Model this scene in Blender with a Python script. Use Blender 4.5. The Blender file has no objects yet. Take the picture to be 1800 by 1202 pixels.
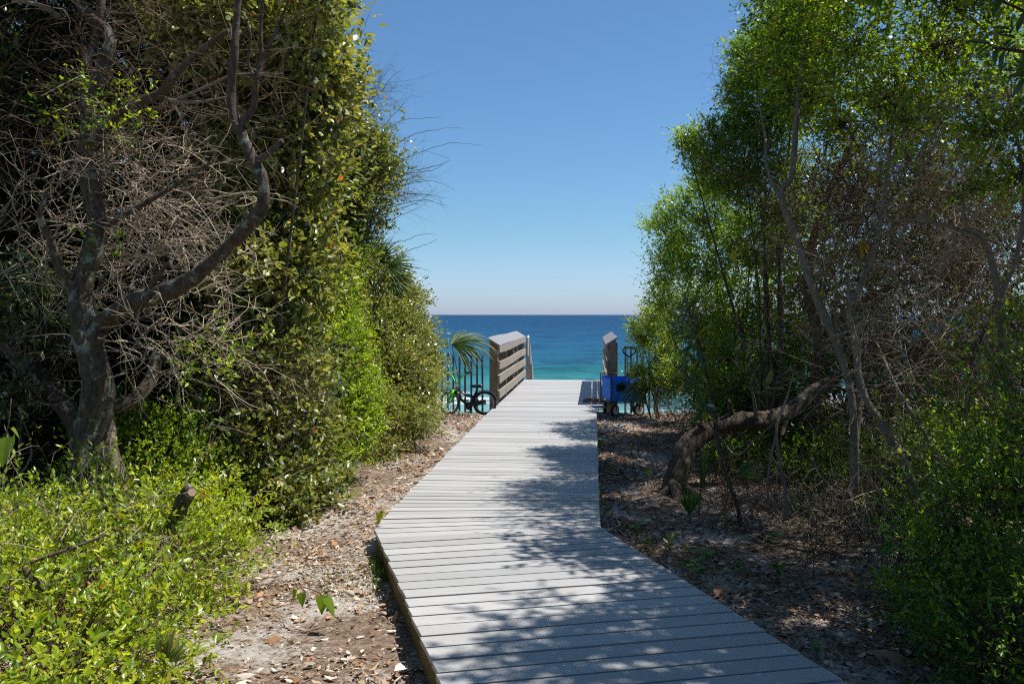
import bpy, math, random
import numpy as np
from mathutils import Vector, Matrix, Quaternion

scene = bpy.context.scene
COL = scene.collection
R = math.radians

# ------------------------------------------------------------------ camera
# deck top is z = 0, the eye 1.5 m above it, looking along +Y with a level lens
F = 1500.0                       # focal length in pixels of the 1800 px wide photograph
EYE = 1.5
cam_d = bpy.data.cameras.new('camera')
cam = bpy.data.objects.new('camera', cam_d)
COL.objects.link(cam)
cam.location = (0, 0, EYE)
cam.rotation_euler = (R(90), 0, 0)
cam_d.sensor_width = 36
cam_d.lens = 36 * F / 1800
cam_d.shift_y = -48 / 1800
cam_d.clip_start = 0.05
cam_d.clip_end = 80000
scene.camera = cam

# ------------------------------------------------------------------ light
SUN_AZ, SUN_EL = 86.0, 65.0      # degrees right of the view direction, above the horizon
world = bpy.data.worlds.new('World')
scene.world = world
world.use_nodes = True
wn = world.node_tree
bg = wn.nodes['Background']
sky = wn.nodes.new('ShaderNodeTexSky')
sky.sky_type = 'NISHITA'
sky.sun_disc = False
sky.sun_elevation = R(SUN_EL)
sky.sun_rotation = R(SUN_AZ)
sky.altitude = 0
sky.air_density = 1.0
sky.dust_density = 0.5
sky.ozone_density = 10.0
tint = wn.nodes.new('ShaderNodeMix')          # white balance of the sky, plus a painted horizon tint
tint.data_type = 'RGBA'
tint.blend_type = 'MULTIPLY'
tint.inputs[0].default_value = 1.0
tco = wn.nodes.new('ShaderNodeTexCoord')
tsp = wn.nodes.new('ShaderNodeSeparateXYZ')
trp = wn.nodes.new('ShaderNodeValToRGB')
wn.links.new(tco.outputs['Generated'], tsp.inputs[0])
wn.links.new(tsp.outputs['Z'], trp.inputs[0])
trp.color_ramp.elements[0].position = 0.0
trp.color_ramp.elements[0].color = (1.0, 1.06, 1.34, 1)   # bluer tint painted into the sky near the horizon, all round
trp.color_ramp.elements[1].position = 0.09
trp.color_ramp.elements[1].color = (0.87, 0.985, 0.965, 1)
wn.links.new(trp.outputs[0], tint.inputs[7])
wn.links.new(sky.outputs[0], tint.inputs[6])
wn.links.new(tint.outputs[2], bg.inputs[0])
bg.inputs[1].default_value = 0.10
sun_d = bpy.data.lights.new('sun', 'SUN')
sun_d.energy = 4.7
sun_d.angle = R(0.53)
sun_d.color = (1.0, 0.96, 0.90)
sun = bpy.data.objects.new('sun', sun_d)
COL.objects.link(sun)
SUNV = Vector((math.sin(R(SUN_AZ)) * math.cos(R(SUN_EL)), math.cos(R(SUN_AZ)) * math.cos(R(SUN_EL)), math.sin(R(SUN_EL))))
sun.rotation_euler = SUNV.to_track_quat('Z', 'Y').to_euler()
sun.location = (6, 4, 20)
scene.view_settings.view_transform = 'Standard'
scene.view_settings.look = 'None'
scene.view_settings.gamma = 1
scene.view_settings.exposure = 0.45
scene.render.engine = 'CYCLES'
scene.cycles.use_denoising = False
scene.cycles.filter_width = 1.15
scene.cycles.max_bounces = 7
scene.cycles.diffuse_bounces = 4
scene.cycles.transmission_bounces = 5
scene.cycles.glossy_bounces = 3
scene.cycles.sample_clamp_indirect = 6
scene.cycles.caustics_reflective = False
scene.cycles.caustics_refractive = False

# ------------------------------------------------------------------ helpers
def px(x, y, d):
    """photograph pixel at depth d (metres along the view) -> world point"""
    return np.array([(x - 900) / F * d, d, EYE - (y - 553) / F * d])

def nrm(v):
    return v / np.maximum(np.linalg.norm(v, axis=-1, keepdims=True), 1e-9)

def link(name, me, mat=None, parent=None, kind=None):
    o = bpy.data.objects.new(name, me)
    COL.objects.link(o)
    if mat is not None and me is not None:
        me.materials.append(mat)
    if parent is not None:
        o.parent = parent
    if kind:
        o['kind'] = kind
    return o

def thing(name, label, cat, loc=(0, 0, 0), group=None, rz=0.0):
    o = bpy.data.objects.new(name, None)
    COL.objects.link(o)
    o.location = loc
    o.rotation_euler = (0, 0, rz)
    o.empty_display_size = 0.1
    o['label'] = label
    o['category'] = cat
    if group:
        o['group'] = group
    return o

def tag(o, label, cat, group=None):
    o['label'] = label
    o['category'] = cat
    if group:
        o['group'] = group
    return o

def np_mesh(name, V, Fc, col=None, smooth=False):
    """V (n,3), Fc (m,k) faces of equal size k, or a list of such arrays"""
    me = bpy.data.meshes.new(name)
    if not isinstance(Fc, list):
        Fc = [Fc]
    Fc = [np.asarray(f, dtype=np.int32) for f in Fc if len(f)]
    V = np.asarray(V, dtype=np.float32)
    me.vertices.add(len(V))
    me.vertices.foreach_set('co', V.ravel())
    idx = np.concatenate([f.ravel() for f in Fc])
    sizes = np.concatenate([np.full(len(f), f.shape[1], np.int32) for f in Fc])
    starts = np.concatenate([[0], np.cumsum(sizes)[:-1]]).astype(np.int32)
    me.loops.add(len(idx))
    me.loops.foreach_set('vertex_index', idx)
    me.polygons.add(len(sizes))
    me.polygons.foreach_set('loop_start', starts)
    if smooth:
        me.polygons.foreach_set('use_smooth', np.ones(len(sizes), bool))
    if col is not None:
        a = me.attributes.new('col', 'FLOAT_COLOR', 'POINT')
        c4 = np.ones((len(V), 4), np.float32)
        c4[:, :3] = col
        a.data.foreach_set('color', c4.ravel())
    me.update(calc_edges=True)
    return me

class MB:
    """collects small solids into one mesh"""
    def __init__(s):
        s.v, s.f = [], []
    def add(s, V, Fs):
        b = len(s.v)
        s.v += [tuple(map(float, p)) for p in V]
        s.f += [tuple(b + i for i in f) for f in Fs]
    def box(s, c, size, rot=None, ch=0.0):
        x, y, z = [k / 2 for k in size]
        V = [Vector((sx * x, sy * y, sz * z)) for sz in (-1, 1) for sy in (-1, 1) for sx in (-1, 1)]
        if rot is not None:
            V = [rot @ p for p in V]
        c = Vector(c)
        s.add([p + c for p in V], [(0, 2, 3, 1), (4, 5, 7, 6), (0, 1, 5, 4), (2, 6, 7, 3), (0, 4, 6, 2), (1, 3, 7, 5)])
    def hexa(s, P):
        """8 corners: bottom 4 counter-clockwise, then top 4"""
        s.add(P, [(3, 2, 1, 0), (4, 5, 6, 7), (0, 1, 5, 4), (1, 2, 6, 5), (2, 3, 7, 6), (3, 0, 4, 7)])
    def beam(s, a, b, w, h, up=(0, 0, 1)):
        a, b = Vector(a), Vector(b)
        t = (b - a).normalized()
        upv = Vector(up)
        sd = t.cross(upv)
        if sd.length < 1e-4:
            sd = t.cross(Vector((1, 0, 0)))
        sd.normalize()
        u = sd.cross(t)
        q = lambda p, i, j: p + sd * (i * w / 2) + u * (j * h / 2)
        s.hexa([q(a, -1, -1), q(a, 1, -1), q(b, 1, -1), q(b, -1, -1), q(a, -1, 1), q(a, 1, 1), q(b, 1, 1), q(b, -1, 1)])
    def tube(s, pts, rad, n=8, cap=True, closed=False):
        pts = [Vector(p) for p in pts]
        k = len(pts)
        if not hasattr(rad, '__len__'):
            rad = [rad] * k
        prev = None
        rings = []
        for i, p in enumerate(pts):
            a = pts[i - 1] if (i > 0 or closed) else p
            b = pts[(i + 1) % k] if (i < k - 1 or closed) else p
            t = (b - a).normalized()
            if prev is None:
                ref = Vector((0, 0, 1)) if abs(t.z) < 0.9 else Vector((1, 0, 0))
                u = t.cross(ref).normalized()
            else:
                u = (prev - t * prev.dot(t)).normalized()
            prev = u
            w = t.cross(u)
            rings.append([p + (u * math.cos(2 * math.pi * j / n) + w * math.sin(2 * math.pi * j / n)) * rad[i] for j in range(n)])
        V = [q for r_ in rings for q in r_]
        Fs = []
        for i in range(k if closed else k - 1):
            i2 = (i + 1) % k
            for j in range(n):
                Fs.append((i * n + j, i * n + (j + 1) % n, i2 * n + (j + 1) % n, i2 * n + j))
        if cap and not closed:
            Fs.append(tuple(range(n - 1, -1, -1)))
            Fs.append(tuple((k - 1) * n + j for j in range(n)))
        s.add(V, Fs)
    def lathe(s, c, axis, prof, n=20):
        """prof: list of (along axis, radius); closed at both ends when radius > 0"""
        c = Vector(c); ax = Vector(axis).normalized()
        u = ax.cross(Vector((0, 0, 1)) if abs(ax.z) < 0.9 else Vector((1, 0, 0))).normalized()
        w = ax.cross(u)
        V = [c + ax * h + (u * math.cos(2 * math.pi * j / n) + w * math.sin(2 * math.pi * j / n)) * r for h, r in prof for j in range(n)]
        Fs = []
        for i in range(len(prof) - 1):
            for j in range(n):
                Fs.append((i * n + j, i * n + (j + 1) % n, (i + 1) * n + (j + 1) % n, (i + 1) * n + j))
        Fs.append(tuple(range(n - 1, -1, -1)))
        Fs.append(tuple((len(prof) - 1) * n + j for j in range(n)))
        s.add(V, Fs)
    def ring(s, c, axis, Rr, r, n=28, m=8):
        c = Vector(c); ax = Vector(axis).normalized()
        u = ax.cross(Vector((0, 0, 1)) if abs(ax.z) < 0.9 else Vector((1, 0, 0))).normalized()
        w = ax.cross(u)
        V, Fs = [], []
        for i in range(n):
            a = 2 * math.pi * i / n
            d = u * math.cos(a) + w * math.sin(a)
            for j in range(m):
                b = 2 * math.pi * j / m
                V.append(c + d * (Rr + r * math.cos(b)) + ax * (r * math.sin(b)))
        for i in range(n):
            for j in range(m):
                Fs.append((i * m + j, i * m + (j + 1) % m, ((i + 1) % n) * m + (j + 1) % m, ((i + 1) % n) * m + j))
        s.add(V, Fs)
    def build(s, name, mat, parent=None, smooth=False, bevel=0.0, kind=None):
        me = bpy.data.meshes.new(name)
        me.from_pydata(s.v, [], s.f)
        if smooth:
            me.polygons.foreach_set('use_smooth', [True] * len(me.polygons))
        o = link(name, me, mat, parent, kind)
        if bevel:
            m = o.modifiers.new('bevel', 'BEVEL')
            m.width = bevel
            m.segments = 2
            m.limit_method = 'ANGLE'
        return o

def catmull(P, n):
    P = np.asarray(P, float)
    Q = np.vstack([2 * P[0] - P[1], P, 2 * P[-1] - P[-2]])
    out = []
    for i in range(1, len(Q) - 2):
        for t in np.linspace(0, 1, n, endpoint=False):
            a, b, c, d = Q[i - 1], Q[i], Q[i + 1], Q[i + 2]
            out.append(0.5 * ((2 * b) + (-a + c) * t + (2 * a - 5 * b + 4 * c - d) * t * t + (-a + 3 * b - 3 * c + d) * t ** 3))
    out.append(P[-1])
    return np.array(out)

def tubes_np(pts, rad, sides=4):
    """pts (N,K,3), rad (N,K) -> V, F of N separate tapering tubes"""
    N, K, _ = pts.shape
    t = np.empty_like(pts)
    t[:, 1:-1] = pts[:, 2:] - pts[:, :-2]
    t[:, 0] = pts[:, 1] - pts[:, 0]
    t[:, -1] = pts[:, -1] - pts[:, -2]
    t = nrm(t)
    ref = np.where(np.abs(t[:, :1, 2:3]) < 0.8, np.array([0, 0, 1.0]), np.array([1.0, 0, 0]))
    u = nrm(np.cross(t, np.broadcast_to(ref, t.shape)))
    w = np.cross(t, u)
    a = np.arange(sides) * 2 * np.pi / sides
    V = pts[:, :, None] + rad[:, :, None, None] * (u[:, :, None] * np.cos(a)[None, None, :, None] + w[:, :, None] * np.sin(a)[None, None, :, None])
    base = (np.arange(N) * K * sides)[:, None, None]
    i = (np.arange(K - 1) * sides)[None, :, None]
    j = np.arange(sides)[None, None, :]
    j2 = (np.arange(sides) + 1)[None, None, :] % sides
    Fq = np.stack([base + i + j, base + i + j2, base + i + sides + j2, base + i + sides + j], -1).reshape(-1, 4)
    return V.reshape(-1, 3), Fq

def leaves_np(P, D, N, L, W, fold=0.12, droop=0.12):
    """folded six-point leaves: P base, D along, N up; returns V, F(4)"""
    D = nrm(D)
    S = nrm(np.cross(D, N))
    N = np.cross(S, D)
    L = np.asarray(L)[:, None]
    W = np.asarray(W)[:, None]
    fo = np.asarray(fold).reshape(-1, 1) * W
    dr = np.asarray(droop).reshape(-1, 1) * L
    b = P
    t = P + D * L - N * dr
    r1 = P + D * L * .33 + S * W * .48 + N * fo
    l1 = P + D * L * .33 - S * W * .48 + N * fo
    r2 = P + D * L * .72 + S * W * .38 + N * (fo * .7 - dr * .45)
    l2 = P + D * L * .72 - S * W * .38 + N * (fo * .7 - dr * .45)
    V = np.stack([b, r1, r2, t, l2, l1], 1).reshape(-1, 3)
    k = (np.arange(len(P)) * 6)[:, None]
    Fq = np.concatenate([k + np.array([[0, 1, 2, 3]]), k + np.array([[0, 3, 4, 5]])], 0)
    return V, Fq

def kites_np(P, D, N, L, W, fold=0.12, droop=0.12):
    """four-point leaves for foliage too far away to show more"""
    D = nrm(D)
    S = nrm(np.cross(D, N))
    N = np.cross(S, D)
    L = np.asarray(L)[:, None]
    W = np.asarray(W)[:, None]
    fo = np.asarray(fold).reshape(-1, 1) * W
    dr = np.asarray(droop).reshape(-1, 1) * L
    V = np.stack([P, P + D * L * .48 + S * W * .55 + N * fo, P + D * L - N * dr, P + D * L * .48 - S * W * .55 + N * fo], 1).reshape(-1, 3)
    k = (np.arange(len(P)) * 4)[:, None]
    return V, k + np.array([[0, 1, 2, 3]])

# ------------------------------------------------------------------ materials
def new_mat(name):
    m = bpy.data.materials.new(name)
    m.use_nodes = True
    nt = m.node_tree
    return m, nt, nt.nodes['Principled BSDF'], nt.nodes['Material Output']

def N_(nt, t, **kw):
    n = nt.nodes.new(t)
    for k, v in kw.items():
        setattr(n, k, v)
    return n

def ramp(nt, fac, stops):
    r = N_(nt, 'ShaderNodeValToRGB')
    e = r.color_ramp.elements
    while len(e) < len(stops):
        e.new(0.5)
    for el, (p, c) in zip(e, stops):
        el.position = p
        el.color = (*c, 1)
    nt.links.new(fac, r.inputs[0])
    return r.outputs[0]

def noise(nt, vec, scale, detail=4, rough=0.55):
    n = N_(nt, 'ShaderNodeTexNoise')
    n.inputs['Scale'].default_value = scale
    n.inputs['Detail'].default_value = detail
    n.inputs['Roughness'].default_value = rough
    if vec is not None:
        nt.links.new(vec, n.inputs['Vector'])
    return n.outputs['Fac']

def mixc(nt, fac, a, b, mode='MIX'):
    m = N_(nt, 'ShaderNodeMix', data_type='RGBA', blend_type=mode)
    for sock, v in ((0, fac), (6, a), (7, b)):
        if isinstance(v, (int, float)):
            m.inputs[sock].default_value = v
        elif isinstance(v, tuple):
            m.inputs[sock].default_value = (*v, 1)
        else:
            nt.links.new(v, m.inputs[sock])
    return m.outputs[2]

def math_(nt, op, a, b=None):
    m = N_(nt, 'ShaderNodeMath', operation=op)
    for i, v in enumerate((a, b)):
        if v is None:
            continue
        if isinstance(v, (int, float)):
            m.inputs[i].default_value = v
        else:
            nt.links.new(v, m.inputs[i])
    return m.outputs[0]

def bump(nt, p, h, strength, dist=0.01):
    b = N_(nt, 'ShaderNodeBump')
    b.inputs['Strength'].default_value = strength
    b.inputs['Distance'].default_value = dist
    nt.links.new(h, b.inputs['Height'])
    nt.links.new(b.outputs[0], p.inputs['Normal'])

def geo_pos(nt):
    return N_(nt, 'ShaderNodeNewGeometry').outputs['Position']

def mapping(nt, vec, scale=(1, 1, 1), rot=(0, 0, 0)):
    m = N_(nt, 'ShaderNodeMapping')
    m.inputs['Scale'].default_value = scale
    m.inputs['Rotation'].default_value = rot
    nt.links.new(vec, m.inputs['Vector'])
    return m.outputs[0]

def leaf_mat(name, rough=0.38, trans=0.35, spec=0.45, back=None, tcol=(1.75, 1.6, 0.5)):
    m, nt, p, out = new_mat(name)
    at = N_(nt, 'ShaderNodeAttribute', attribute_name='col')
    col = at.outputs['Color']
    if back is not None:
        g = N_(nt, 'ShaderNodeNewGeometry')
        col = mixc(nt, g.outputs['Backfacing'], at.outputs['Color'], mixc(nt, 0.6, at.outputs['Color'], back))
    nt.links.new(col, p.inputs['Base Color'])
    p.inputs['Roughness'].default_value = rough
    p.inputs['Specular IOR Level'].default_value = spec
    tr = N_(nt, 'ShaderNodeBsdfTranslucent')
    tc = mixc(nt, 1.0, at.outputs['Color'], tcol, 'MULTIPLY')
    nt.links.new(tc, tr.inputs[0])
    ms = N_(nt, 'ShaderNodeMixShader')
    ms.inputs[0].default_value = trans
    nt.links.new(p.outputs[0], ms.inputs[1])
    nt.links.new(tr.outputs[0], ms.inputs[2])
    nt.links.new(ms.outputs[0], out.inputs[0])
    return m

def bark_mat(name, dark, mid, lichen, lich=0.5, scale=1.0):
    m, nt, p, out = new_mat(name)
    pos = geo_pos(nt)
    n1 = noise(nt, mapping(nt, pos, (1, 1, 0.45)), 38 * scale, 6, 0.7)
    n2 = noise(nt, pos, 11 * scale, 5, 0.65)
    n3 = noise(nt, pos, 70 * scale, 3, 0.6)
    c = ramp(nt, n1, [(0.30, dark), (0.62, mid)])
    lf = ramp(nt, n2, [(lich, (0, 0, 0)), (lich + 0.07, (1, 1, 1))])
    lc = mixc(nt, n3, lichen, tuple(k * 0.55 for k in lichen))
    c = mixc(nt, math_(nt, 'MULTIPLY', lf, 0.85), c, lc)
    nt.links.new(c, p.inputs['Base Color'])
    p.inputs['Roughness'].default_value = 0.9
    p.inputs['Specular IOR Level'].default_value = 0.2
    bump(nt, p, math_(nt, 'ADD', n1, math_(nt, 'MULTIPLY', n3, 0.5)), 0.9, 0.012)
    return m

def plain(name, col, rough=0.6, metal=0.0, spec=0.5, var=0.12, scale=20.0):
    m, nt, p, out = new_mat(name)
    n = noise(nt, geo_pos(nt), scale, 4)
    c = mixc(nt, n, tuple(k * (1 - var) for k in col), tuple(min(1, k * (1 + var)) for k in col))
    nt.links.new(c, p.inputs['Base Color'])
    p.inputs['Roughness'].default_value = rough
    p.inputs['Metallic'].default_value = metal
    p.inputs['Specular IOR Level'].default_value = spec
    return m

def deck_mat():
    m, nt, p, out = new_mat('composite_decking')
    pos = geo_pos(nt)
    oi = N_(nt, 'ShaderNodeObjectInfo')
    grain = noise(nt, mapping(nt, pos, (3.5, 90, 90), (0, 0, R(6))), 1.0, 5, 0.65)
    speck = noise(nt, pos, 160, 3, 0.7)
    stain = noise(nt, pos, 1.7, 5, 0.6)
    base = ramp(nt, oi.outputs['Random'], [(0.0, (0.39, 0.385, 0.375)), (0.5, (0.46, 0.452, 0.44)), (1.0, (0.53, 0.515, 0.495))])
    c = mixc(nt, ramp(nt, grain, [(0.25, (0.0,) * 3), (0.75, (1.0,) * 3)]), mixc(nt, 1.0, base, (0.74, 0.74, 0.74), 'MULTIPLY'), base)
    c = mixc(nt, math_(nt, 'MULTIPLY', ramp(nt, speck, [(0.35, (1, 1, 1)), (0.45, (0, 0, 0))]), 0.30), c, (0.20, 0.19, 0.18))
    c = mixc(nt, math_(nt, 'MULTIPLY', ramp(nt, stain, [(0.42, (0, 0, 0)), (0.70, (1, 1, 1))]), 0.5), c, (0.35, 0.34, 0.32))
    nt.links.new(c, p.inputs['Base Color'])
    p.inputs['Roughness'].default_value = 0.62
    p.inputs['Specular IOR Level'].default_value = 0.35
    bump(nt, p, math_(nt, 'ADD', grain, math_(nt, 'MULTIPLY', speck, 0.6)), 0.35, 0.003)
    return m

def wood_mat(name, a, b, moss=None, rot=(0, 0, 0), scale=(4, 60, 60)):
    m, nt, p, out = new_mat(name)
    pos = geo_pos(nt)
    g = noise(nt, mapping(nt, pos, scale, rot), 1.0, 5, 0.65)
    n2 = noise(nt, pos, 5, 4)
    oi = N_(nt, 'ShaderNodeObjectInfo')
    c = ramp(nt, g, [(0.3, a), (0.7, b)])
    c = mixc(nt, math_(nt, 'MULTIPLY', oi.outputs['Random'], 0.35), c, tuple(k * 0.75 for k in b))
    if moss is not None:
        c = mixc(nt, math_(nt, 'MULTIPLY', ramp(nt, n2, [(0.45, (0, 0, 0)), (0.7, (1, 1, 1))]), 0.7), c, moss)
    nt.links.new(c, p.inputs['Base Color'])
    p.inputs['Roughness'].default_value = 0.85
    p.inputs['Specular IOR Level'].default_value = 0.25
    kn = noise(nt, pos, 16, 4, 0.7)
    bump(nt, p, math_(nt, 'ADD', g, math_(nt, 'MULTIPLY', kn, 0.8)), 0.6, 0.006)
    return m

def attr_mat(name, rough=0.85, spec=0.2, trans=0.0):
    m, nt, p, out = new_mat(name)
    at = N_(nt, 'ShaderNodeAttribute', attribute_name='col')
    nt.links.new(at.outputs['Color'], p.inputs['Base Color'])
    p.inputs['Roughness'].default_value = rough
    p.inputs['Specular IOR Level'].default_value = spec
    return m

def ground_mat():
    m, nt, p, out = new_mat('sandy_soil')
    pos = geo_pos(nt)
    n1 = noise(nt, pos, 1.6, 6, 0.6)
    n2 = noise(nt, pos, 28, 5, 0.7)
    n3 = noise(nt, pos, 140, 3, 0.7)
    sand = mixc(nt, n3, (0.36, 0.325, 0.285), (0.50, 0.465, 0.42))
    mulch = ramp(nt, n2, [(0.3, (0.07, 0.045, 0.032)), (0.5, (0.20, 0.14, 0.10)), (0.72, (0.36, 0.28, 0.21))])
    f = ramp(nt, math_(nt, 'ADD', n1, math_(nt, 'MULTIPLY', math_(nt, 'SUBTRACT', n2, 0.5), 0.5)), [(0.47, (1, 1, 1)), (0.62, (0, 0, 0))])
    c = mixc(nt, f, sand, mulch)
    nt.links.new(c, p.inputs['Base Color'])
    p.inputs['Roughness'].default_value = 0.95
    p.inputs['Specular IOR Level'].default_value = 0.1
    bump(nt, p, math_(nt, 'ADD', n2, math_(nt, 'MULTIPLY', n3, 0.4)), 0.8, 0.02)
    return m

def sea_mat():
    m, nt, p, out = new_mat('sea_water')
    pos = geo_pos(nt)
    sx = N_(nt, 'ShaderNodeSeparateXYZ')
    nt.links.new(pos, sx.inputs[0])
    patch = noise(nt, mapping(nt, pos, (0.004, 0.016, 1)), 1.0, 4)
    v = math_(nt, 'DIVIDE', 100.0, sx.outputs['Y'])
    v2 = math_(nt, 'MULTIPLY', v, math_(nt, 'ADD', 0.86, math_(nt, 'MULTIPLY', patch, 0.28)))
    c = ramp(nt, v2, [(0.0, (0.002, 0.034, 0.096)), (0.10, (0.003, 0.048, 0.125)), (0.26, (0.005, 0.075, 0.16)), (0.46, (0.007, 0.100, 0.17)),
                      (0.54, (0.009, 0.140, 0.150)), (0.62, (0.025, 0.19, 0.205)), (0.78, (0.075, 0.27, 0.27)), (0.95, (0.14, 0.34, 0.33))])
    streak = noise(nt, mapping(nt, pos, (0.075, 0.075, 1)), 1.0, 5, 0.62)
    swell = noise(nt, mapping(nt, pos, (0.008, 0.022, 1)), 1.0, 5, 0.65)
    c = mixc(nt, math_(nt, 'MULTIPLY', ramp(nt, streak, [(0.40, (1, 1, 1)), (0.52, (0, 0, 0))]), 0.85), c, mixc(nt, 1.0, c, (0.45, 0.50, 0.56), 'MULTIPLY'))
    c = mixc(nt, math_(nt, 'MULTIPLY', ramp(nt, swell, [(0.44, (0, 0, 0)), (0.64, (1, 1, 1))]), 0.45), c, mixc(nt, 1.0, c, (1.9, 1.5, 1.35), 'MULTIPLY'))
    fo = noise(nt, mapping(nt, pos, (0.05, 0.10, 1)), 1.0, 6, 0.65)
    fm = math_(nt, 'MULTIPLY', ramp(nt, fo, [(0.57, (0, 0, 0)), (0.64, (1, 1, 1))]), ramp(nt, v, [(0.68, (0, 0, 0)), (0.80, (1, 1, 1))]))
    c = mixc(nt, fm, c, (0.75, 0.78, 0.78))
    nt.links.new(c, p.inputs['Base Color'])
    p.inputs['Roughness'].default_value = 0.32
    p.inputs['IOR'].default_value = 1.33
    p.inputs['Specular IOR Level'].default_value = 0.03
    w1 = noise(nt, mapping(nt, pos, (0.10, 0.55, 1)), 1.0, 6, 0.65)
    w2 = noise(nt, mapping(nt, pos, (0.025, 0.11, 1)), 1.0, 4, 0.6)
    bump(nt, p, math_(nt, 'ADD', w1, math_(nt, 'MULTIPLY', w2, 2.0)), 1.0, 1.6)
    return m

M_deck = deck_mat()
M_edge = wood_mat('treated_edge_board', (0.10, 0.072, 0.03), (0.24, 0.17, 0.07), (0.10, 0.10, 0.03))
M_frame = wood_mat('deck_frame', (0.06, 0.045, 0.03), (0.12, 0.09, 0.06))
M_rail = wood_mat('weathered_rail_wood', (0.17, 0.14, 0.11), (0.44, 0.385, 0.315), (0.20, 0.175, 0.14), rot=(0, 0, R(-84)))
M_post = wood_mat('weathered_post_wood', (0.15, 0.105, 0.075), (0.30, 0.225, 0.165), (0.16, 0.155, 0.07), scale=(60, 60, 4))
M_cap = wood_mat('grey_cap_board', (0.19, 0.19, 0.195), (0.29, 0.288, 0.29), rot=(0, 0, R(-84)))
M_picket = wood_mat('grey_picket', (0.12, 0.11, 0.10), (0.25, 0.235, 0.215), scale=(60, 60, 4))
M_hand = plain('pale_handrail', (0.55, 0.53, 0.50), 0.6)
M_screw = plain('steel_screw', (0.75, 0.76, 0.78), 0.35, 0.6)
M_ground = ground_mat()
M_sea = sea_mat()
M_sand = plain('beach_sand', (0.62, 0.57, 0.49), 0.95, 0, 0.1)
M_bark = bark_mat('lichen_bark', (0.030, 0.022, 0.016), (0.115, 0.088, 0.066), (0.30, 0.33, 0.265), 0.545)
M_bark2 = bark_mat('dark_bark', (0.035, 0.026, 0.02), (0.13, 0.10, 0.075), (0.26, 0.27, 0.21), 0.60)
M_bark3 = bark_mat('pale_stem_bark', (0.12, 0.095, 0.072), (0.26, 0.215, 0.165), (0.36, 0.35, 0.29), 0.58)
M_twig = plain('grey_twig', (0.122, 0.084, 0.056), 0.9, 0, 0.15, 0.45, 9)
M_twig_pale = plain('sunlit_pale_twig', (0.37, 0.295, 0.22), 0.9, 0, 0.15, 0.4, 7)  # pale twigs, lightened further to stand in for sunlight on them
M_twig_dark = plain('dark_twig', (0.10, 0.075, 0.058), 0.9, 0, 0.15, 0.4, 9)
M_cut = plain('cut_wood', (0.36, 0.25, 0.17), 0.9, 0, 0.1, 0.3, 60)
M_leaf = leaf_mat('small_glossy_leaf', 0.34, 0.48, 0.7)
M_leaf_b = leaf_mat('broad_silver_backed_leaf', 0.37, 0.36, 0.7, (0.42, 0.42, 0.34))
M_leaf_m = leaf_mat('leathery_leaf', 0.22, 0.28, 0.8, (0.20, 0.16, 0.07))
M_leaf_v = leaf_mat('thin_vine_leaf', 0.45, 0.5, 0.35)
M_frond = leaf_mat('palm_frond', 0.45, 0.30, 0.3)
M_litter = attr_mat('dead_leaf')
M_grass = leaf_mat('grass_blade', 0.5, 0.35, 0.3)

# ------------------------------------------------------------------ ground, bluff, sea
def smooth(a, b, x):
    t = np.clip((x - a) / (b - a), 0, 1)
    return t * t * (3 - 2 * t)

def gz(X, Y):
    X = np.asarray(X, float); Y = np.asarray(Y, float)
    z = -0.155 + 0.015 * np.sin(X * 2.1 + Y * 1.3) + 0.012 * np.sin(X * 5.3 - Y * 3.1) + 0.008 * np.sin(X * 11 + Y * 9.0)
    z = z + 0.30 * smooth(-1.9, -4.5, X) + 0.25 * smooth(2.4, 5.0, X)
    z = z + 0.045 * smooth(10.5, 13.4, Y)
    z = z - 0.10 * smooth(14.0, 14.6, Y) - 0.55 * np.clip(Y - 14.4, 0, 25)
    return z

gx = np.concatenate([np.linspace(-60, -7, 14), np.linspace(-6.5, 6.5, 150), np.linspace(7, 60, 14)])
gy = np.concatenate([np.linspace(-30, -2, 12), np.linspace(-1.5, 17, 200), np.linspace(17.5, 35, 16)])
GX, GY = np.meshgrid(gx, gy)
GZ = gz(GX, GY)
nxn = len(gx)
ii, jj = np.meshgrid(np.arange(len(gy) - 1), np.arange(nxn - 1), indexing='ij')
k0 = (ii * nxn + jj).ravel()
g = link('ground', np_mesh('ground', np.stack([GX, GY, GZ], -1).reshape(-1, 3), np.stack([k0, k0 + 1, k0 + nxn + 1, k0 + nxn], -1), smooth=True), M_ground, kind='structure')
b = MB(); b.add([(-400, 30, -10.2), (400, 30, -10.2), (400, 130, -11.2), (-400, 130, -11.2)], [(0, 1, 2, 3)])
b.build('beach', M_sand, kind='structure')
b = MB(); b.add([(-40000, 95, -10.5), (40000, 95, -10.5), (40000, 45000, -10.5), (-40000, 45000, -10.5)], [(0, 1, 2, 3)])
b.build('sea', M_sea, kind='structure')

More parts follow.
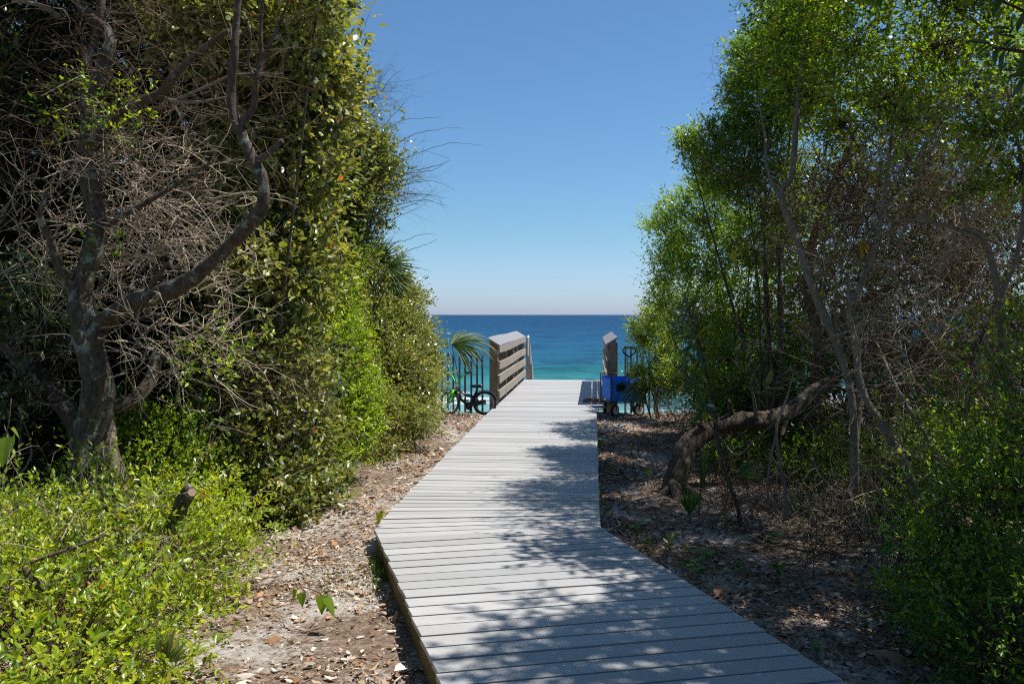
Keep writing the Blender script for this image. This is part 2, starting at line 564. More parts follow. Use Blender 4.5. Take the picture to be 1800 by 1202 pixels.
# ------------------------------------------------------------------ boardwalk
def XL(Y):
    return float(np.interp(Y, [-2, 6.048, 14.24, 20.0], [-0.266 - (3.467 + 2) * -0.2674, -0.956, -0.249, 0.30]))
def XR(Y):
    return float(np.interp(Y, [-2, 6.048, 13.9, 20.0], [1.345 + 5.478 * 0.288, 0.605, 1.353, 1.93]))
lines = []
k = 31
while k > 0:
    lines.append((5.6 - 0.1345 * k, 5.925 - 0.1345 * k)); k -= 1
for i in range(13):
    t = i / 12
    lines.append((5.6 + 1.6 * t, 5.925 + (7.07 - 5.925) * t))
y = 7.2 + 0.139
while y < 19.75:
    lines.append((y, y - 0.13)); y += 0.139
rngd = np.random.default_rng(3)
walk = thing('boardwalk', 'grey plank boardwalk bending toward the sea', 'boardwalk')
walk['kind'] = 'structure'
PLATFORM_Y = 13.95
screws_v = []
def plank(l0, l1, r0, r1, wl=0.0, wr=0.0):
    gap = 0.0092 if l0 < 7.5 else 0.0078
    a0, a1 = Vector((XL(l0) + wl, l0 + gap, 0)), Vector((XL(l1) + wl, l1 - gap, 0))
    b0, b1 = Vector((XR(r0) + wr, r0 + gap, 0)), Vector((XR(r1) + wr, r1 - gap, 0))
    ex = rngd.uniform(-0.006, 0.006, 2)
    ux = (b0 - a0).normalized()
    a0 -= ux * (0.02 + ex[0]); a1 -= ux * (0.02 + ex[0]); b0 += ux * (0.02 + ex[1]); b1 += ux * (0.02 + ex[1])
    dz = rngd.uniform(-0.002, 0.002)
    uy = (a1 - a0).normalized()
    c = 0.0016
    low = [Vector((p.x, p.y, -0.026 + dz)) for p in (a0, b0, b1, a1)]
    mid = [Vector((p.x, p.y, -c + dz)) for p in (a0, b0, b1, a1)]
    top = [p + Vector((0, 0, dz)) for p in (a0 + ux * c + uy * c, b0 - ux * c + uy * c, b1 - ux * c - uy * c, a1 + ux * c - uy * c)]
    m = MB()
    m.add(low + mid + top, [(3, 2, 1, 0), (8, 9, 10, 11)] + [(i, (i + 1) % 4, 4 + (i + 1) % 4, 4 + i) for i in range(4)] + [(4 + i, 4 + (i + 1) % 4, 8 + (i + 1) % 4, 8 + i) for i in range(4)])
    m.build('plank', M_deck, walk)
    if l0 < 9:
        for f in (0.035, 0.34, 0.66, 0.965):
            for e in (0.25, 0.75):
                if rngd.random() < 0.7:
                    q = a0.lerp(b0, f + rngd.uniform(-.006, .006)).lerp(a1.lerp(b1, f), e)
                    screws_v.append((q.x, q.y, dz + 0.0007))
for (l0, r0), (l1, r1) in zip(lines[:-1], lines[1:]):
    plank(l0, l1, r0, r1, 0.0, 0.17 if l0 > PLATFORM_Y else 0.0)
m = MB()
for q in screws_v:
    m.lathe((q[0], q[1], q[2] - 0.002), (0, 0, 1), [(0, 0.0055), (0.002, 0.005)], 6)
m.build('screw_heads', M_screw, walk, kind='stuff')
def edge_boards(fx, ys, off, sgn):
    for y0, y1 in zip(ys[:-1], ys[1:]):
        mm = MB()
        mm.beam((fx(y0) + off, y0 + 0.002, -0.10), (fx(y1) + off, y1 - 0.002, -0.10), 0.036, 0.145)
        mm.build('edge_board', M_edge, walk)
edge_boards(XL, [1.3, 3.7, 6.03], 0.012, -1)
edge_boards(XL, [6.066, 8.6, 11.2, 13.7, 16.4, 19.6], 0.012, -1)
edge_boards(XR, [1.5, 3.7, 6.03], -0.012, 1)
edge_boards(XR, [6.066, 8.6, 11.2, 13.9], -0.012, 1)
edge_boards(XR, [13.93, 16.4, 19.5], 0.155, 1)
m = MB()
for f in (0.3, 0.5, 0.7):
    for ys in ((1.4, 6.0), (6.05, 13.9), (13.92, 19.55)):
        m.beam((XL(ys[0]) * (1 - f) + XR(ys[0]) * f, ys[0], -0.10), (XL(ys[1]) * (1 - f) + XR(ys[1]) * f, ys[1], -0.10), 0.04, 0.14)
m.build('joists', M_frame, walk, kind='stuff')

# ------------------------------------------------------------------ railings
UD = Vector((0.0955, 0.9954, 0)).normalized()     # the walk's direction
UR = Vector((UD.y, -UD.x, 0))                      # to its right
def railing(base, length, side, label):
    """base: inner face of the near post at deck level; side -1 left of the walk, +1 right"""
    o = Vector(base)
    t = thing('railing', label, 'railing', group=None)
    out = UR * side
    P = lambda s, w, z: o + UD * s + out * w + Vector((0, 0, z))
    # tilted cap, lower on the walk's side, slightly warped along its length
    n = 8
    m = MB()
    for i in range(n):
        s0, s1 = i / n * length, (i + 1) / n * length
        z0, z1 = [0.006 * math.sin(1.9 * s + 0.8 * side) for s in (s0, s1)]
        q = [P(s0 - 0.03, -0.035, 1.0 + z0), P(s1, -0.035, 1.0 + z1), P(s1, 0.165, 1.125 + z1), P(s0 - 0.03, 0.165, 1.125 + z0)]
        lo = [p - Vector((0, 0, 0.035)) for p in q]
        m.hexa(lo + q if side < 0 else [lo[i] for i in (3, 2, 1, 0)] + [q[i] for i in (3, 2, 1, 0)])
    m.build('cap_board', M_cap, t)
    for i, s in enumerate((0.0, length * 0.52, length - 0.14)):
        w = 0.14
        m = MB()
        q = [P(s, 0.003, -0.9), P(s + w, 0.003, -0.9), P(s + w, w, -0.9), P(s, w, -0.9)]
        tz = [0.985, 0.985, 1.07, 1.07]
        tp = [Vector((p.x, p.y, z)) for p, z in zip(q, tz)]
        m.hexa(q + tp if side < 0 else [q[i] for i in (3, 2, 1, 0)] + [tp[i] for i in (3, 2, 1, 0)])
        m.build('post', M_post, t)
    rr = random.Random(5 + side)
    for z0, z1 in ((0.872, 0.985), (0.595, 0.727), (0.35, 0.49), (0.115, 0.245)):
        m = MB()
        a, bb, c = rr.uniform(-.012, .012), rr.uniform(-.014, .010), rr.uniform(-.008, .008)
        for i in range(n):
            s0, s1 = -0.035 + (length + 0.02) * i / n, -0.035 + (length + 0.02) * (i + 1) / n
            h = [a * math.sin(math.pi * s / length) + bb * math.sin(2 * math.pi * s / length) + c for s in (s0, s1)]
            th = 0.036
            q = [P(s0, -th, z0 + h[0]), P(s1, -th, z0 + h[1]), P(s1, 0, z0 + h[1]), P(s0, 0, z0 + h[0])]
            tp = [P(s0, -th, z1 + h[0]), P(s1, -th, z1 + h[1]), P(s1, 0, z1 + h[1]), P(s0, 0, z1 + h[0])]
            m.hexa(q + tp if side < 0 else [q[i] for i in (3, 2, 1, 0)] + [tp[i] for i in (3, 2, 1, 0)])
        m.build('rail_board', M_rail, t)
    k = 0
    s = 0.3
    while s < length - 0.25:
        if abs(s - length * 0.52 - 0.07) > 0.16:
            m = MB()
            m.beam(P(s, 0.155, -0.35), P(s, 0.155, 1.02), 0.038, 0.038, up=tuple(UD))
            m.build('baluster', M_post, t)
        s += 0.24
    return t
railing((-0.235, 14.15, 0), 5.4, -1, 'grey slatted railing with sloping cap beside drooping palm frond and bicycle')
railing((1.60, 14.28, 0), 5.1, 1, 'grey slatted railing with sloping cap standing behind the blue wagon')

# staircase down to the beach, mostly hidden by the deck edge
st = thing('staircase', 'wooden beach staircase with pale handrails beyond the deck end', 'staircase')
s0 = Vector((0.30, 19.62, 0)); s1 = Vector((2.10, 19.45, 0))
for i in range(9):
    a = s0 + UD * (0.10 + 0.27 * i) - Vector((0, 0, 0.19 * (i + 1)))
    c = s1 + UD * (0.10 + 0.27 * i) - Vector((0, 0, 0.19 * (i + 1)))
    m = MB(); m.beam(a + UD * .13, c + UD * .13, 0.255, 0.036); m.build('tread', M_deck, st)
for pbase, sd in ((Vector((0.37, 19.72, 0)), -1), (Vector((2.16, 19.55, 0)), 1)):
    m = MB()
    path = [pbase + Vector((0, 0, 0.55)), pbase + Vector((0, 0, 0.97)), pbase + UD * 0.07 + Vector((0, 0, 1.0)), pbase + UD * 0.16 + Vector((0, 0, 0.96)), pbase + UD * 2.55 + Vector((0, 0, -0.82))]
    m.tube(path, 0.024, 10); m.build('handrail', M_hand, st, smooth=False)
    m = MB(); m.beam(pbase + Vector((0.0, 0.05, -0.6)), pbase + Vector((0.0, 0.05, 0.92)), 0.085, 0.085, up=(0, 1, 0)); m.build('post', M_rail, st)
    m = MB(); m.beam(pbase + UD * .1 - Vector((0, 0, .30)), pbase + UD * 2.55 - Vector((0, 0, 2.03)), 0.05, 0.25); m.build('stringer', M_post, st)
    for q in (0.75, 1.5):
        m = MB(); b0 = pbase + UD * q - Vector((0, 0, q * .70 + .9)); m.beam(b0, b0 + Vector((0, 0, 1.75)), 0.07, 0.07, up=(0, 1, 0)); m.build('post', M_rail, st)

# ------------------------------------------------------------------ picket fences at the bluff edge
def fence(label, pts, zt):
    t = thing('picket_fence', label, 'fence')
    rr = random.Random(len(pts))
    for i, p in enumerate(pts):
        m = MB()
        h = zt + rr.uniform(-.04, .04)
        m.beam((p[0], p[1], -0.75), (p[0] + rr.uniform(-.008, .008), p[1], h), 0.034, 0.022, up=(0, 1, 0))
        m.build('picket', M_picket, t)
    for z in (-0.42, -0.36):
        m = MB(); m.tube([(p[0], p[1] - 0.02, z) for p in pts], 0.003, 5); m.build('fence_wire', M_twig_dark, t)
    return t
fence('grey wooden pickets on the bluff edge behind the child bicycle', [px(x, 600, 14.75 + 0.004 * (848 - x))[:2] for x in (745, 755.5, 766, 777, 787, 797, 807.5, 818, 828, 838.5, 848.5)], 0.82)
fence('grey wooden pickets on the bluff edge behind the blue wagon', [px(x, 600, 15.0)[:2] for x in (1099, 1109.5, 1120, 1130.5, 1141, 1151)], 0.93)

# ------------------------------------------------------------------ wagon
M_blue = plain('blue_canvas', (0.012, 0.17, 0.66), 0.7, 0, 0.3, 0.18, 14)
M_black = plain('black_steel', (0.015, 0.015, 0.017), 0.4, 0, 0.5)
M_mesh = plain('black_strap', (0.012, 0.012, 0.02), 0.85, 0, 0.3)
M_tyre = plain('black_rubber', (0.022, 0.022, 0.024), 0.75, 0, 0.4)
M_hub = plain('grey_plastic_hub', (0.68, 0.68, 0.72), 0.5)

def make_wagon():
    gzv = float(gz(1.75, 13.45))
    t = thing('wagon', 'blue canvas folding wagon with black frame and upright pull handle', 'wagon', (1.82, 13.42, gzv), rz=R(6))
    hw, ln = 0.255, 0.72
    zb, zt = 0.235, 0.60
    # canvas tub: open box with bulging walls
    m = MB()
    N = 6
    def wall(p0, p1, bulge):
        p0, p1 = Vector(p0), Vector(p1)
        d = (p1 - p0).normalized(); nn = Vector((d.y, -d.x, 0))
        V = []
        for iz in range(N + 1):
            for ix in range(N + 1):
                u, v = ix / N, iz / N
                q = p0.lerp(p1, u) + Vector((0, 0, zb + (zt - 0.025 * math.sin(math.pi * u) - zb) * v))
                q += nn * (bulge * math.sin(math.pi * u) * math.sin(math.pi * v) + 0.006 * math.sin(9 * u + 5 * v))
                V.append(q)
        Fs = [(iz * (N + 1) + ix, iz * (N + 1) + ix + 1, (iz + 1) * (N + 1) + ix + 1, (iz + 1) * (N + 1) + ix) for iz in range(N) for ix in range(N)]
        m.add(V, Fs)
    wall((-hw, 0, 0), (hw, 0, 0), 0.02); wall((hw, 0, 0), (hw, ln, 0), 0.02)
    wall((hw, ln, 0), (-hw, ln, 0), 0.02); wall((-hw, ln, 0), (-hw, 0, 0), 0.02)
    m.add([(-hw, 0, zb), (hw, 0, zb), (hw, ln, zb), (-hw, ln, zb)], [(0, 1, 2, 3)])
    tub = m.build('canvas_tub', M_blue, t, smooth=True)
    for sx in (-1, 1):                        # dark pockets with hanging straps
        m = MB(); m.box((sx * 0.115, -0.028, 0.455), (0.14, 0.010, 0.11)); m.build('pocket', M_mesh, tub)
        m = MB(); m.beam((sx * 0.115 + 0.02, -0.034, 0.53), (sx * 0.115 + 0.045, -0.036, 0.42), 0.028, 0.006, up=(0, 1, 0))
        m.beam((sx * 0.115 + 0.0, -0.034, 0.52), (sx * 0.115 - 0.02, -0.036, 0.455), 0.022, 0.006, up=(0, 1, 0)); m.build('strap', M_mesh, tub)
    e = 0.018
    cs = [(-hw - e, -e), (hw + e, -e), (hw + e, ln + e), (-hw - e, ln + e)]
    for z, nm in ((zt + 0.03, 'top_rail'), (zb - 0.012, 'bottom_rail')):
        m = MB()
        for a, b2 in zip(cs, cs[1:] + cs[:1]):
            m.tube([(*a, z), (*b2, z)], 0.0105, 8)
        m.build(nm, M_black, t, smooth=True)
    for a in cs:
        m = MB(); m.tube([(*a, zb - 0.03), (*a, zt + 0.045)], 0.012, 8); m.build('corner_post', M_black, t, smooth=True)
    m = MB(); m.tube([(0, -0.05, zb - 0.02), (0, -0.05, zt + 0.04)], 0.010, 8); m.build('centre_bar', M_black, t, smooth=True)
    m = MB(); m.box((0, -0.05, zt + 0.05), (0.06, 0.04, 0.05)); m.build('handle_hinge', M_black, t)
    m = MB()
    m.tube([(-0.022, -0.05, zt + 0.05), (-0.013, -0.06, 0.95)], 0.0065, 8); m.tube([(0.022, -0.05, zt + 0.05), (0.028, -0.06, 0.95)], 0.0065, 8)
    m.build('handle_shaft', M_black, t, smooth=True)
    m = MB()
    loop = [(0.008, 0.945), (-0.04, 0.975), (-0.088, 1.01), (-0.095, 1.05), (-0.07, 1.082), (0.0, 1.09), (0.08, 1.086), (0.112, 1.06), (0.108, 1.015), (0.06, 0.975)]
    m.tube([(x, -0.06, z) for x, z in loop], 0.0125, 8, closed=True); m.build('handle_grip', M_black, t, smooth=True)
    for wx, wy, yaw, sz in ((-0.20, 0.03, 40, 0.095), (0.055 + 0.13, 0.03, 15, 0.098), (-0.235, 0.60, 88, 0.095), (0.225, 0.62, 84, 0.095)):
        ax = Vector((math.sin(R(yaw)), -math.cos(R(yaw)), 0))
        w = bpy.data.objects.new('wheel', None); COL.objects.link(w); w.parent = t
        c = Vector((wx, wy, sz))
        m = MB(); m.lathe(c - ax * 0.024, ax, [(0, sz * .78), (0.003, sz * .95), (0.012, sz), (0.036, sz), (0.045, sz * .95), (0.048, sz * .78)], 28); m.build('tyre', M_tyre, w)
        m = MB(); m.lathe(c - ax * 0.027, ax, [(0, sz * .2), (0.001, sz * .62), (0.003, sz * .70), (0.051, sz * .70), (0.053, sz * .62), (0.054, sz * .2)], 24); m.build('hub', M_hub, w)
        m = MB(); m.lathe(c - ax * 0.034, ax, [(0, .010), (0.068, .010)], 10); m.build('axle', M_black, w)
        m = MB(); m.beam(c + ax * 0.034, c + ax * 0.034 + Vector((0, 0, sz + 0.045)), 0.022, 0.006, up=tuple(ax)); m.beam(c - ax * 0.034, c - ax * 0.034 + Vector((0, 0, sz + 0.045)), 0.022, 0.006, up=tuple(ax))
        m.box(c + Vector((0, 0, sz + 0.045)), (0.075, 0.05, 0.012)); m.build('wheel_fork', M_black, t)
make_wagon()

# ------------------------------------------------------------------ shoes on the deck
M_shoe = plain('brown_leather', (0.17, 0.095, 0.055), 0.7, 0, 0.3, 0.25, 60)
M_sole = plain('tan_sole', (0.30, 0.21, 0.13), 0.8)
M_lining = plain('dark_lining', (0.025, 0.018, 0.014), 0.9)
def shoe(loc, rz, label):
    t = thing('slip_on_shoe', label, 'shoe', loc, 'slip-on shoes left on the deck', rz)
    def outline(s):
        return [(x * s, y * s2) for (x, y), s2 in zip([(-0.115, 0), (-0.105, 0.028), (-0.05, 0.033), (0.02, 0.038), (0.085, 0.042), (0.12, 0.025), (0.13, 0), (0.12, -0.028), (0.085, -0.042), (0.02, -0.036), (-0.05, -0.031), (-0.105, -0.026)], [s] * 12)]
    o0 = outline(1.0); n = len(o0)
    m = MB(); m.add([(x, y, 0.0) for x, y in o0] + [(x, y, 0.02) for x, y in o0], [tuple(range(n - 1, -1, -1)), tuple(range(n, 2 * n))] + [(i, (i + 1) % n, n + (i + 1) % n, n + i) for i in range(n)])
    m.build('sole', M_sole, t)
    zt = [0.062, 0.058, 0.05, 0.058, 0.05, 0.04, 0.036, 0.04, 0.05, 0.058, 0.05, 0.058]
    o1 = outline(0.97); o2 = outline(0.80)
    m = MB(); m.add([(x, y, 0.0205) for x, y in o1] + [(x * 0.98, y * 0.93, z) for (x, y), z in zip(o1, zt)] + [(x - 0.0, y * 0.72, z + 0.007) for (x, y), z in zip(o2, zt)],
                    [(i, (i + 1) % n, n + (i + 1) % n, n + i) for i in range(n)] + [(n + i, n + (i + 1) % n, 2 * n + (i + 1) % n, 2 * n + i) for i in range(n)] + [(2 * n + 3, 2 * n + 4, 2 * n + 5, 2 * n + 6, 2 * n + 7, 2 * n + 8, 2 * n + 9)])
    m.build('upper', M_shoe, t, smooth=True)
    m = MB(); m.add([(x * .95, y * .8, 0.03) for x, y in o2], [tuple(range(n))]); m.build('insole', M_lining, t)
shoe((1.335, 14.68, 0.002), R(200), 'brown slip-on shoe on the deck, pointing away from the wagon')
shoe((1.46, 14.54, 0.002), R(8), 'brown slip-on shoe on the deck, beside the wagon wheels')

# ------------------------------------------------------------------ child's bicycle
M_green = plain('green_paint', (0.07, 0.60, 0.03), 0.35)
M_navy = plain('black_navy_paint', (0.012, 0.015, 0.03), 0.3)
M_chrome = plain('silver_metal', (0.55, 0.56, 0.58), 0.3, 0.8)
M_white = plain('white_decal', (0.75, 0.75, 0.76), 0.4)
def bicycle():
    # local: x along the bicycle (rear +x), z up, y away from the viewer
    cx = px(789.5, 700, 13.72)[0]
    zg = float(gz(-0.85, 13.72)) + 0.0
    t = thing('bicycle', 'small child bicycle with green fork and black frame leaning at picket fence', 'bicycle', (cx, 13.72, zg), rz=R(-6))
    rw = 0.196
    def wheel(c, yaw, lean):
        w = bpy.data.objects.new('wheel', None); COL.objects.link(w); w.parent = t
        ax = Vector((math.sin(yaw), math.cos(yaw), math.sin(lean)))
        m = MB(); m.ring(c, ax, rw - 0.022, 0.022, 36, 8); m.build('tyre', M_tyre, w, smooth=True)
        m = MB(); m.ring(c, ax, rw - 0.046, 0.008, 36, 6); m.build('rim', M_chrome, w, smooth=True)
        m = MB(); m.lathe(Vector(c) - ax.normalized() * .03, ax, [(0, .012), (.015, .018), (.045, .018), (.06, .012)], 12); m.build('hub', M_chrome, w)
        m = MB()
        u = ax.normalized().cross(Vector((0, 0, 1))).normalized(); v = ax.normalized().cross(u)
        for i in range(18):
            a = 2 * math.pi * i / 18
            m.tube([Vector(c) + ax.normalized() * (.02 if i % 2 else -.02), Vector(c) + (u * math.cos(a) + v * math.sin(a)) * (rw - 0.046)], 0.0013, 4)
        m.build('spokes', M_chrome, w, kind='stuff')
        return w
    FA = Vector((0.0, 0, rw)); RA = Vector((0.575, 0.0, rw))
    wheel(FA, R(-38), R(3)); wheel(RA, 0, R(3))
    head = Vector((0.105, 0, 0.44)); headlow = Vector((0.085, 0, 0.385))
    m = MB()
    for s in (-1, 1):
        o = Vector((0.028 * s * math.sin(R(38)), 0.045 * s, 0))
        m.tube([headlow + o * .6 + Vector((0, 0, .01)), headlow + o + Vector((-.02, 0, -.05)), FA + o * 1.05 + Vector((-.0, 0, 0.0))], [.026, .025, .016], 8)
    m.build('fork', M_green, t, smooth=True)
    m = MB(); m.tube([headlow - Vector((0, 0, .02)), head + Vector((.005, 0, .02))], .024, 10); m.build('head_tube', M_chrome, t, smooth=True)
    bb = Vector((0.325, 0, 0.145)); seatc = Vector((0.40, 0, 0.29))
    m = MB()
    m.tube([head, Vector((.22, 0, .335)), seatc], [.026, .024, .02], 8)
    m.tube([headlow, Vector((.19, 0, .25)), bb], [.026, .026, .024], 8)
    m.tube([bb, seatc, Vector((0.432, 0, 0.365))], [.02, .019, .018], 8)
    m.build('frame', M_navy, t, smooth=True)
    m = MB()
    for s in (-1, 1):
        m.tube([bb + Vector((.02, .03 * s, 0)), RA + Vector((0, .05 * s, 0))], .009, 6)
        m.tube([seatc + Vector((0, .02 * s, -.01)), RA + Vector((0, .05 * s, 0))], .008, 6)
    m.build('rear_stays', M_chrome, t, smooth=True)
    m = MB(); m.tube([(0.13, -.012, .392), (0.20, -.022, .335), (0.255, -.024, .285)], [.006, .010, .006], 6); m.build('decal', M_white, t)
    m = MB(); m.tube([Vector((0.432, 0, .36)), Vector((.447, 0, .445))], .012, 8); m.build('seat_post', M_black, t, smooth=True)
    m = MB()
    prof = [(-.11, .018, .005), (-.06, .028, .012), (0, .055, .012), (.05, .075, .02), (.085, .06, .028)]
    V, Fs = [], []
    for i, (x, w, h) in enumerate(prof):
        for yy, zz in ((-w, 0), (-w * .7, .03 + h), (0, .035 + h), (w * .7, .03 + h), (w, 0)):
            V.append((.455 + x, yy, .44 + zz))
    for i in range(len(prof) - 1):
        for j in range(4):
            Fs.append((i * 5 + j, i * 5 + j + 1, i * 5 + 6 + j, i * 5 + 5 + j))
        Fs.append((i * 5 + 4, i * 5, i * 5 + 5, i * 5 + 9))
    Fs += [(4, 3, 2, 1, 0), tuple(20 + j for j in range(5))]
    m.add(V, Fs); m.build('saddle', M_navy, t, smooth=True)
    m = MB(); m.tube([head + Vector((0, 0, .01)), head + Vector((.012, 0, .07))], .014, 8); m.build('stem', M_chrome, t, smooth=True)
    hb = bpy.data.objects.new('handlebar', None); COL.objects.link(hb); hb.parent = t
    up = head + Vector((.012, 0, .07))
    yw = R(38)
    dirb = Vector((math.cos(yw - R(20)) * .85, -math.sin(yw) * .55, 0))
    e1 = up + dirb * .20 + Vector((0, 0, .155)); e2 = up - dirb * .20 + Vector((0, 0, .155))
    m = MB(); m.tube([e2, up - dirb * .10 + Vector((0, 0, .115)), up - dirb * .03, up + dirb * .03, up + dirb * .10 + Vector((0, 0, .105)), e1], .0125, 8); m.build('bar', M_green, hb, smooth=True)
    for e, s in ((e1, 1), (e2, -1)):
        m = MB(); m.tube([e - dirb * .01 * s, e + dirb * .13 * s + Vector((0, 0, .03))], .017, 8); m.build('grip', M_black, hb, smooth=True)
    m = MB(); m.lathe(bb + Vector((0, -.045, 0)), (0, 1, 0), [(0, .055), (.004, .062), (.008, .055)], 20); m.build('chainring', M_black, t)
    m = MB(); m.beam(bb + Vector((0, -.05, .03)), Vector((.60, -.05, .215)), .012, .075, up=(0, 0, 1)); m.build('chain_guard', M_navy, t)
    m = MB(); m.tube([bb + Vector((-.03, -.062, .095)), bb + Vector((.03, -.062, -.095))], .008, 6); m.build('crank', M_black, t)
    for s in (-1, 1):
        m = MB(); m.box(bb + Vector((.03 * s, -.10, -.095 * s)), (.075, .06, .02)); m.build('pedal', M_black, t)
    for c0, a0, a1, nm in ((RA, 20, 165, 'mudguard'), (FA, 50, 130, 'mudguard')):
        m = MB(); V = []; Fs = []
        for i in range(13):
            a = R(a0 + (a1 - a0) * i / 12)
            for yy in (-.035, 0, .035):
                r = rw + .018 - abs(yy) * .3
                V.append(Vector(c0) + Vector((r * math.cos(a), yy, r * math.sin(a))))
        for i in range(12):
            for j in range(2):
                Fs.append((i * 3 + j, i * 3 + j + 1, i * 3 + j + 4, i * 3 + j + 3))
        m.add(V, Fs); m.build(nm, M_navy, t, smooth=True)
    t.rotation_euler = (R(-4), 0, R(-6))
bicycle()

# ------------------------------------------------------------------ vegetation generators
UP = np.array([0, 0, 1.0])
SUNN = np.array(SUNV)
def unit(rng, n):
    return nrm(rng.normal(size=(n, 3)))

def leaf_colors(rng, n, age, pal, odd=0.0, oddc=(0.45, 0.16, 0.03)):
    """pal: old, mid, new colours; age 0..1 (1 = new growth)"""
    old, mid, new = [np.array(c) for c in pal]
    a = np.clip(age, 0, 1)[:, None]
    c = np.where(a < .5, old + (mid - old) * a * 2, mid + (new - mid) * (a * 2 - 1))
    c = c * rng.uniform(.75, 1.25, (n, 1)) * rng.uniform(.93, 1.07, (n, 3))
    if odd:
        k = rng.random(n) < odd
        c[k] = np.array(oddc) * rng.uniform(.5, 1.2, (k.sum(), 1))
    return c

def grow(rng, blobs, nclus, ntw, nlf, leaf, wid, spread, pal, agebias=0.0, odd=0.0, upb=0.3, shell=.4, back=.35, jit=.6, flat=.6):
    """clusters of leafy twigs over a union of ellipsoids -> dict of arrays"""
    C = np.array([b[0] for b in blobs], float)
    Rr = np.array([b[1] if hasattr(b[1], '__len__') else (b[1],) * 3 for b in blobs], float)
    wt = np.array([b[2] if len(b) > 2 else 1.0 for b in blobs]) * np.prod(Rr, 1) ** (2 / 3)
    bi = rng.choice(len(C), nclus * 2, p=wt / wt.sum())
    u = unit(rng, nclus * 2)
    rr = 1 - shell * rng.random(nclus * 2) ** 1.4
    rr *= 1 + .16 * np.sin(u[:, 0] * 7 + bi * 2.1) * np.sin(u[:, 2] * 6 + bi) + rng.normal(0, .085, nclus * 2)
    P = C[bi] + u * Rr[bi] * rr[:, None]
    tocam = nrm(np.array([0, 0, EYE]) - P)
    keep = ((u * tocam).sum(1) > -.25) | (rng.random(len(P)) < back)
    d = np.linalg.norm((P[:, None] - C[None]) / Rr[None], axis=2)
    d[np.arange(len(P)), bi] = 9
    keep &= d.min(1) > .72
    keep &= P[:, 2] > gz(P[:, 0], P[:, 1]) + .02
    P, u, bi = P[keep][:nclus], u[keep][:nclus], bi[keep][:nclus]
    n = len(P)
    outw = nrm(u / Rr[bi] * Rr[bi].mean(1, keepdims=True) + UP * upb)
    # branches: from inside the blob to each cluster
    a0 = C[bi] + rng.normal(0, .12, (n, 3)) * Rr[bi] - np.array([0, 0, .35]) * Rr[bi]
    tt = np.linspace(0, 1, 6)[None, :, None]
    br = a0[:, None] * (1 - tt) + P[:, None] * tt
    br += rng.normal(0, .035, br.shape) * np.sin(np.pi * tt)
    brr = np.linspace(1, .35, 6)[None] * rng.uniform(.0035, .008, (n, 1))
    # twigs
    tb = np.repeat(P, ntw, 0); to = np.repeat(outw, ntw, 0)
    m = len(tb)
    td = nrm(to + rng.normal(0, jit, (m, 3)))
    tl = spread * rng.uniform(.55, 1.25, m)[:, None]
    t0 = tb - to * spread * .45 + rng.normal(0, spread * .28, (m, 3))
    bend = rng.normal(0, .22, (m, 3)) * tl
    tk = np.linspace(0, 1, 4)[None, :, None]
    tw = t0[:, None] + td[:, None] * tl[:, None] * tk + bend[:, None] * tk ** 2
    twr = np.linspace(1, .4, 4)[None] * rng.uniform(.0011, .0022, (m, 1))
    # leaves
    lt = rng.uniform(.12, 1.0, (m, nlf)); lt[:, 0] = .98
    q = m * nlf
    f = lt.reshape(-1, 1)
    rp = lambda A: np.repeat(A, nlf, 0)
    LP = rp(t0) + rp(td) * rp(tl) * f + rp(bend) * f ** 2
    tang = nrm(rp(td) + 2 * f * rp(bend) / np.maximum(rp(tl), 1e-6))
    perp = rng.normal(size=(q, 3)); perp = nrm(perp - tang * (perp * tang).sum(1, keepdims=True))
    LD = nrm(tang * (.35 + .6 * f) + perp * (.95 - .45 * f) + UP * .1)
    LN = nrm(UP * flat + SUNN * .35 + rp(to) * .35 + rng.normal(0, .42, (q, 3)))
    LL = leaf * rng.uniform(.6, 1.2, q) * (1.05 - .25 * f[:, 0])
    cl = np.repeat(rng.normal(0, .22, n), ntw * nlf)
    age = .25 + agebias + .45 * f[:, 0] * rng.random(q) + cl + rng.normal(0, .10, q)
    col = leaf_colors(rng, q, age, pal, odd)
    ok = LP[:, 2] > gz(LP[:, 0], LP[:, 1])
    return dict(P=LP[ok], D=LD[ok], N=LN[ok], L=LL[ok], W=(LL * wid * rng.uniform(.85, 1.15, q))[ok], col=col[ok], tw=tw, twr=twr, br=br, brr=brr)

def stem_mesh(P, r0, r1, rng, sides=10, sub=6, lump=.10, taper=None):
    S = catmull(P, sub)
    k = len(S)
    if taper is None:
        rad = np.linspace(r0, r1, k)
    else:
        rad = np.interp(np.linspace(0, 1, k), np.linspace(0, 1, len(taper)), taper)
    S = S + rng.normal(0, 1, S.shape) * rad[:, None] * .035
    V, Fq = tubes_np(S[None], rad[None], sides)
    V = V.reshape(k, sides, 3)
    ph = rng.uniform(0, 6.28, 4)
    aa = np.arange(sides) * 2 * np.pi / sides
    ss = np.arange(k)[:, None]
    lum = 1 + lump * (np.sin(2 * aa[None] + ss * .25 + ph[0]) * .8 + np.sin(3 * aa[None] - ss * .33 + ph[1]) * .5 + np.sin(5 * aa[None] + ss * .2 + ph[3]) * .3 + np.sin(ss * .37 + ph[2]) * .35) + rng.normal(0, lump * .2, (k, sides))
    V = S[:, None] + (V - S[:, None]) * lum[..., None]
    V = V.reshape(-1, 3)
    cap = [list(range(sides - 1, -1, -1)), list(range((k - 1) * sides, k * sides))]
    me = np_mesh('stem', V, [Fq, np.array(cap)], smooth=True)
    return me

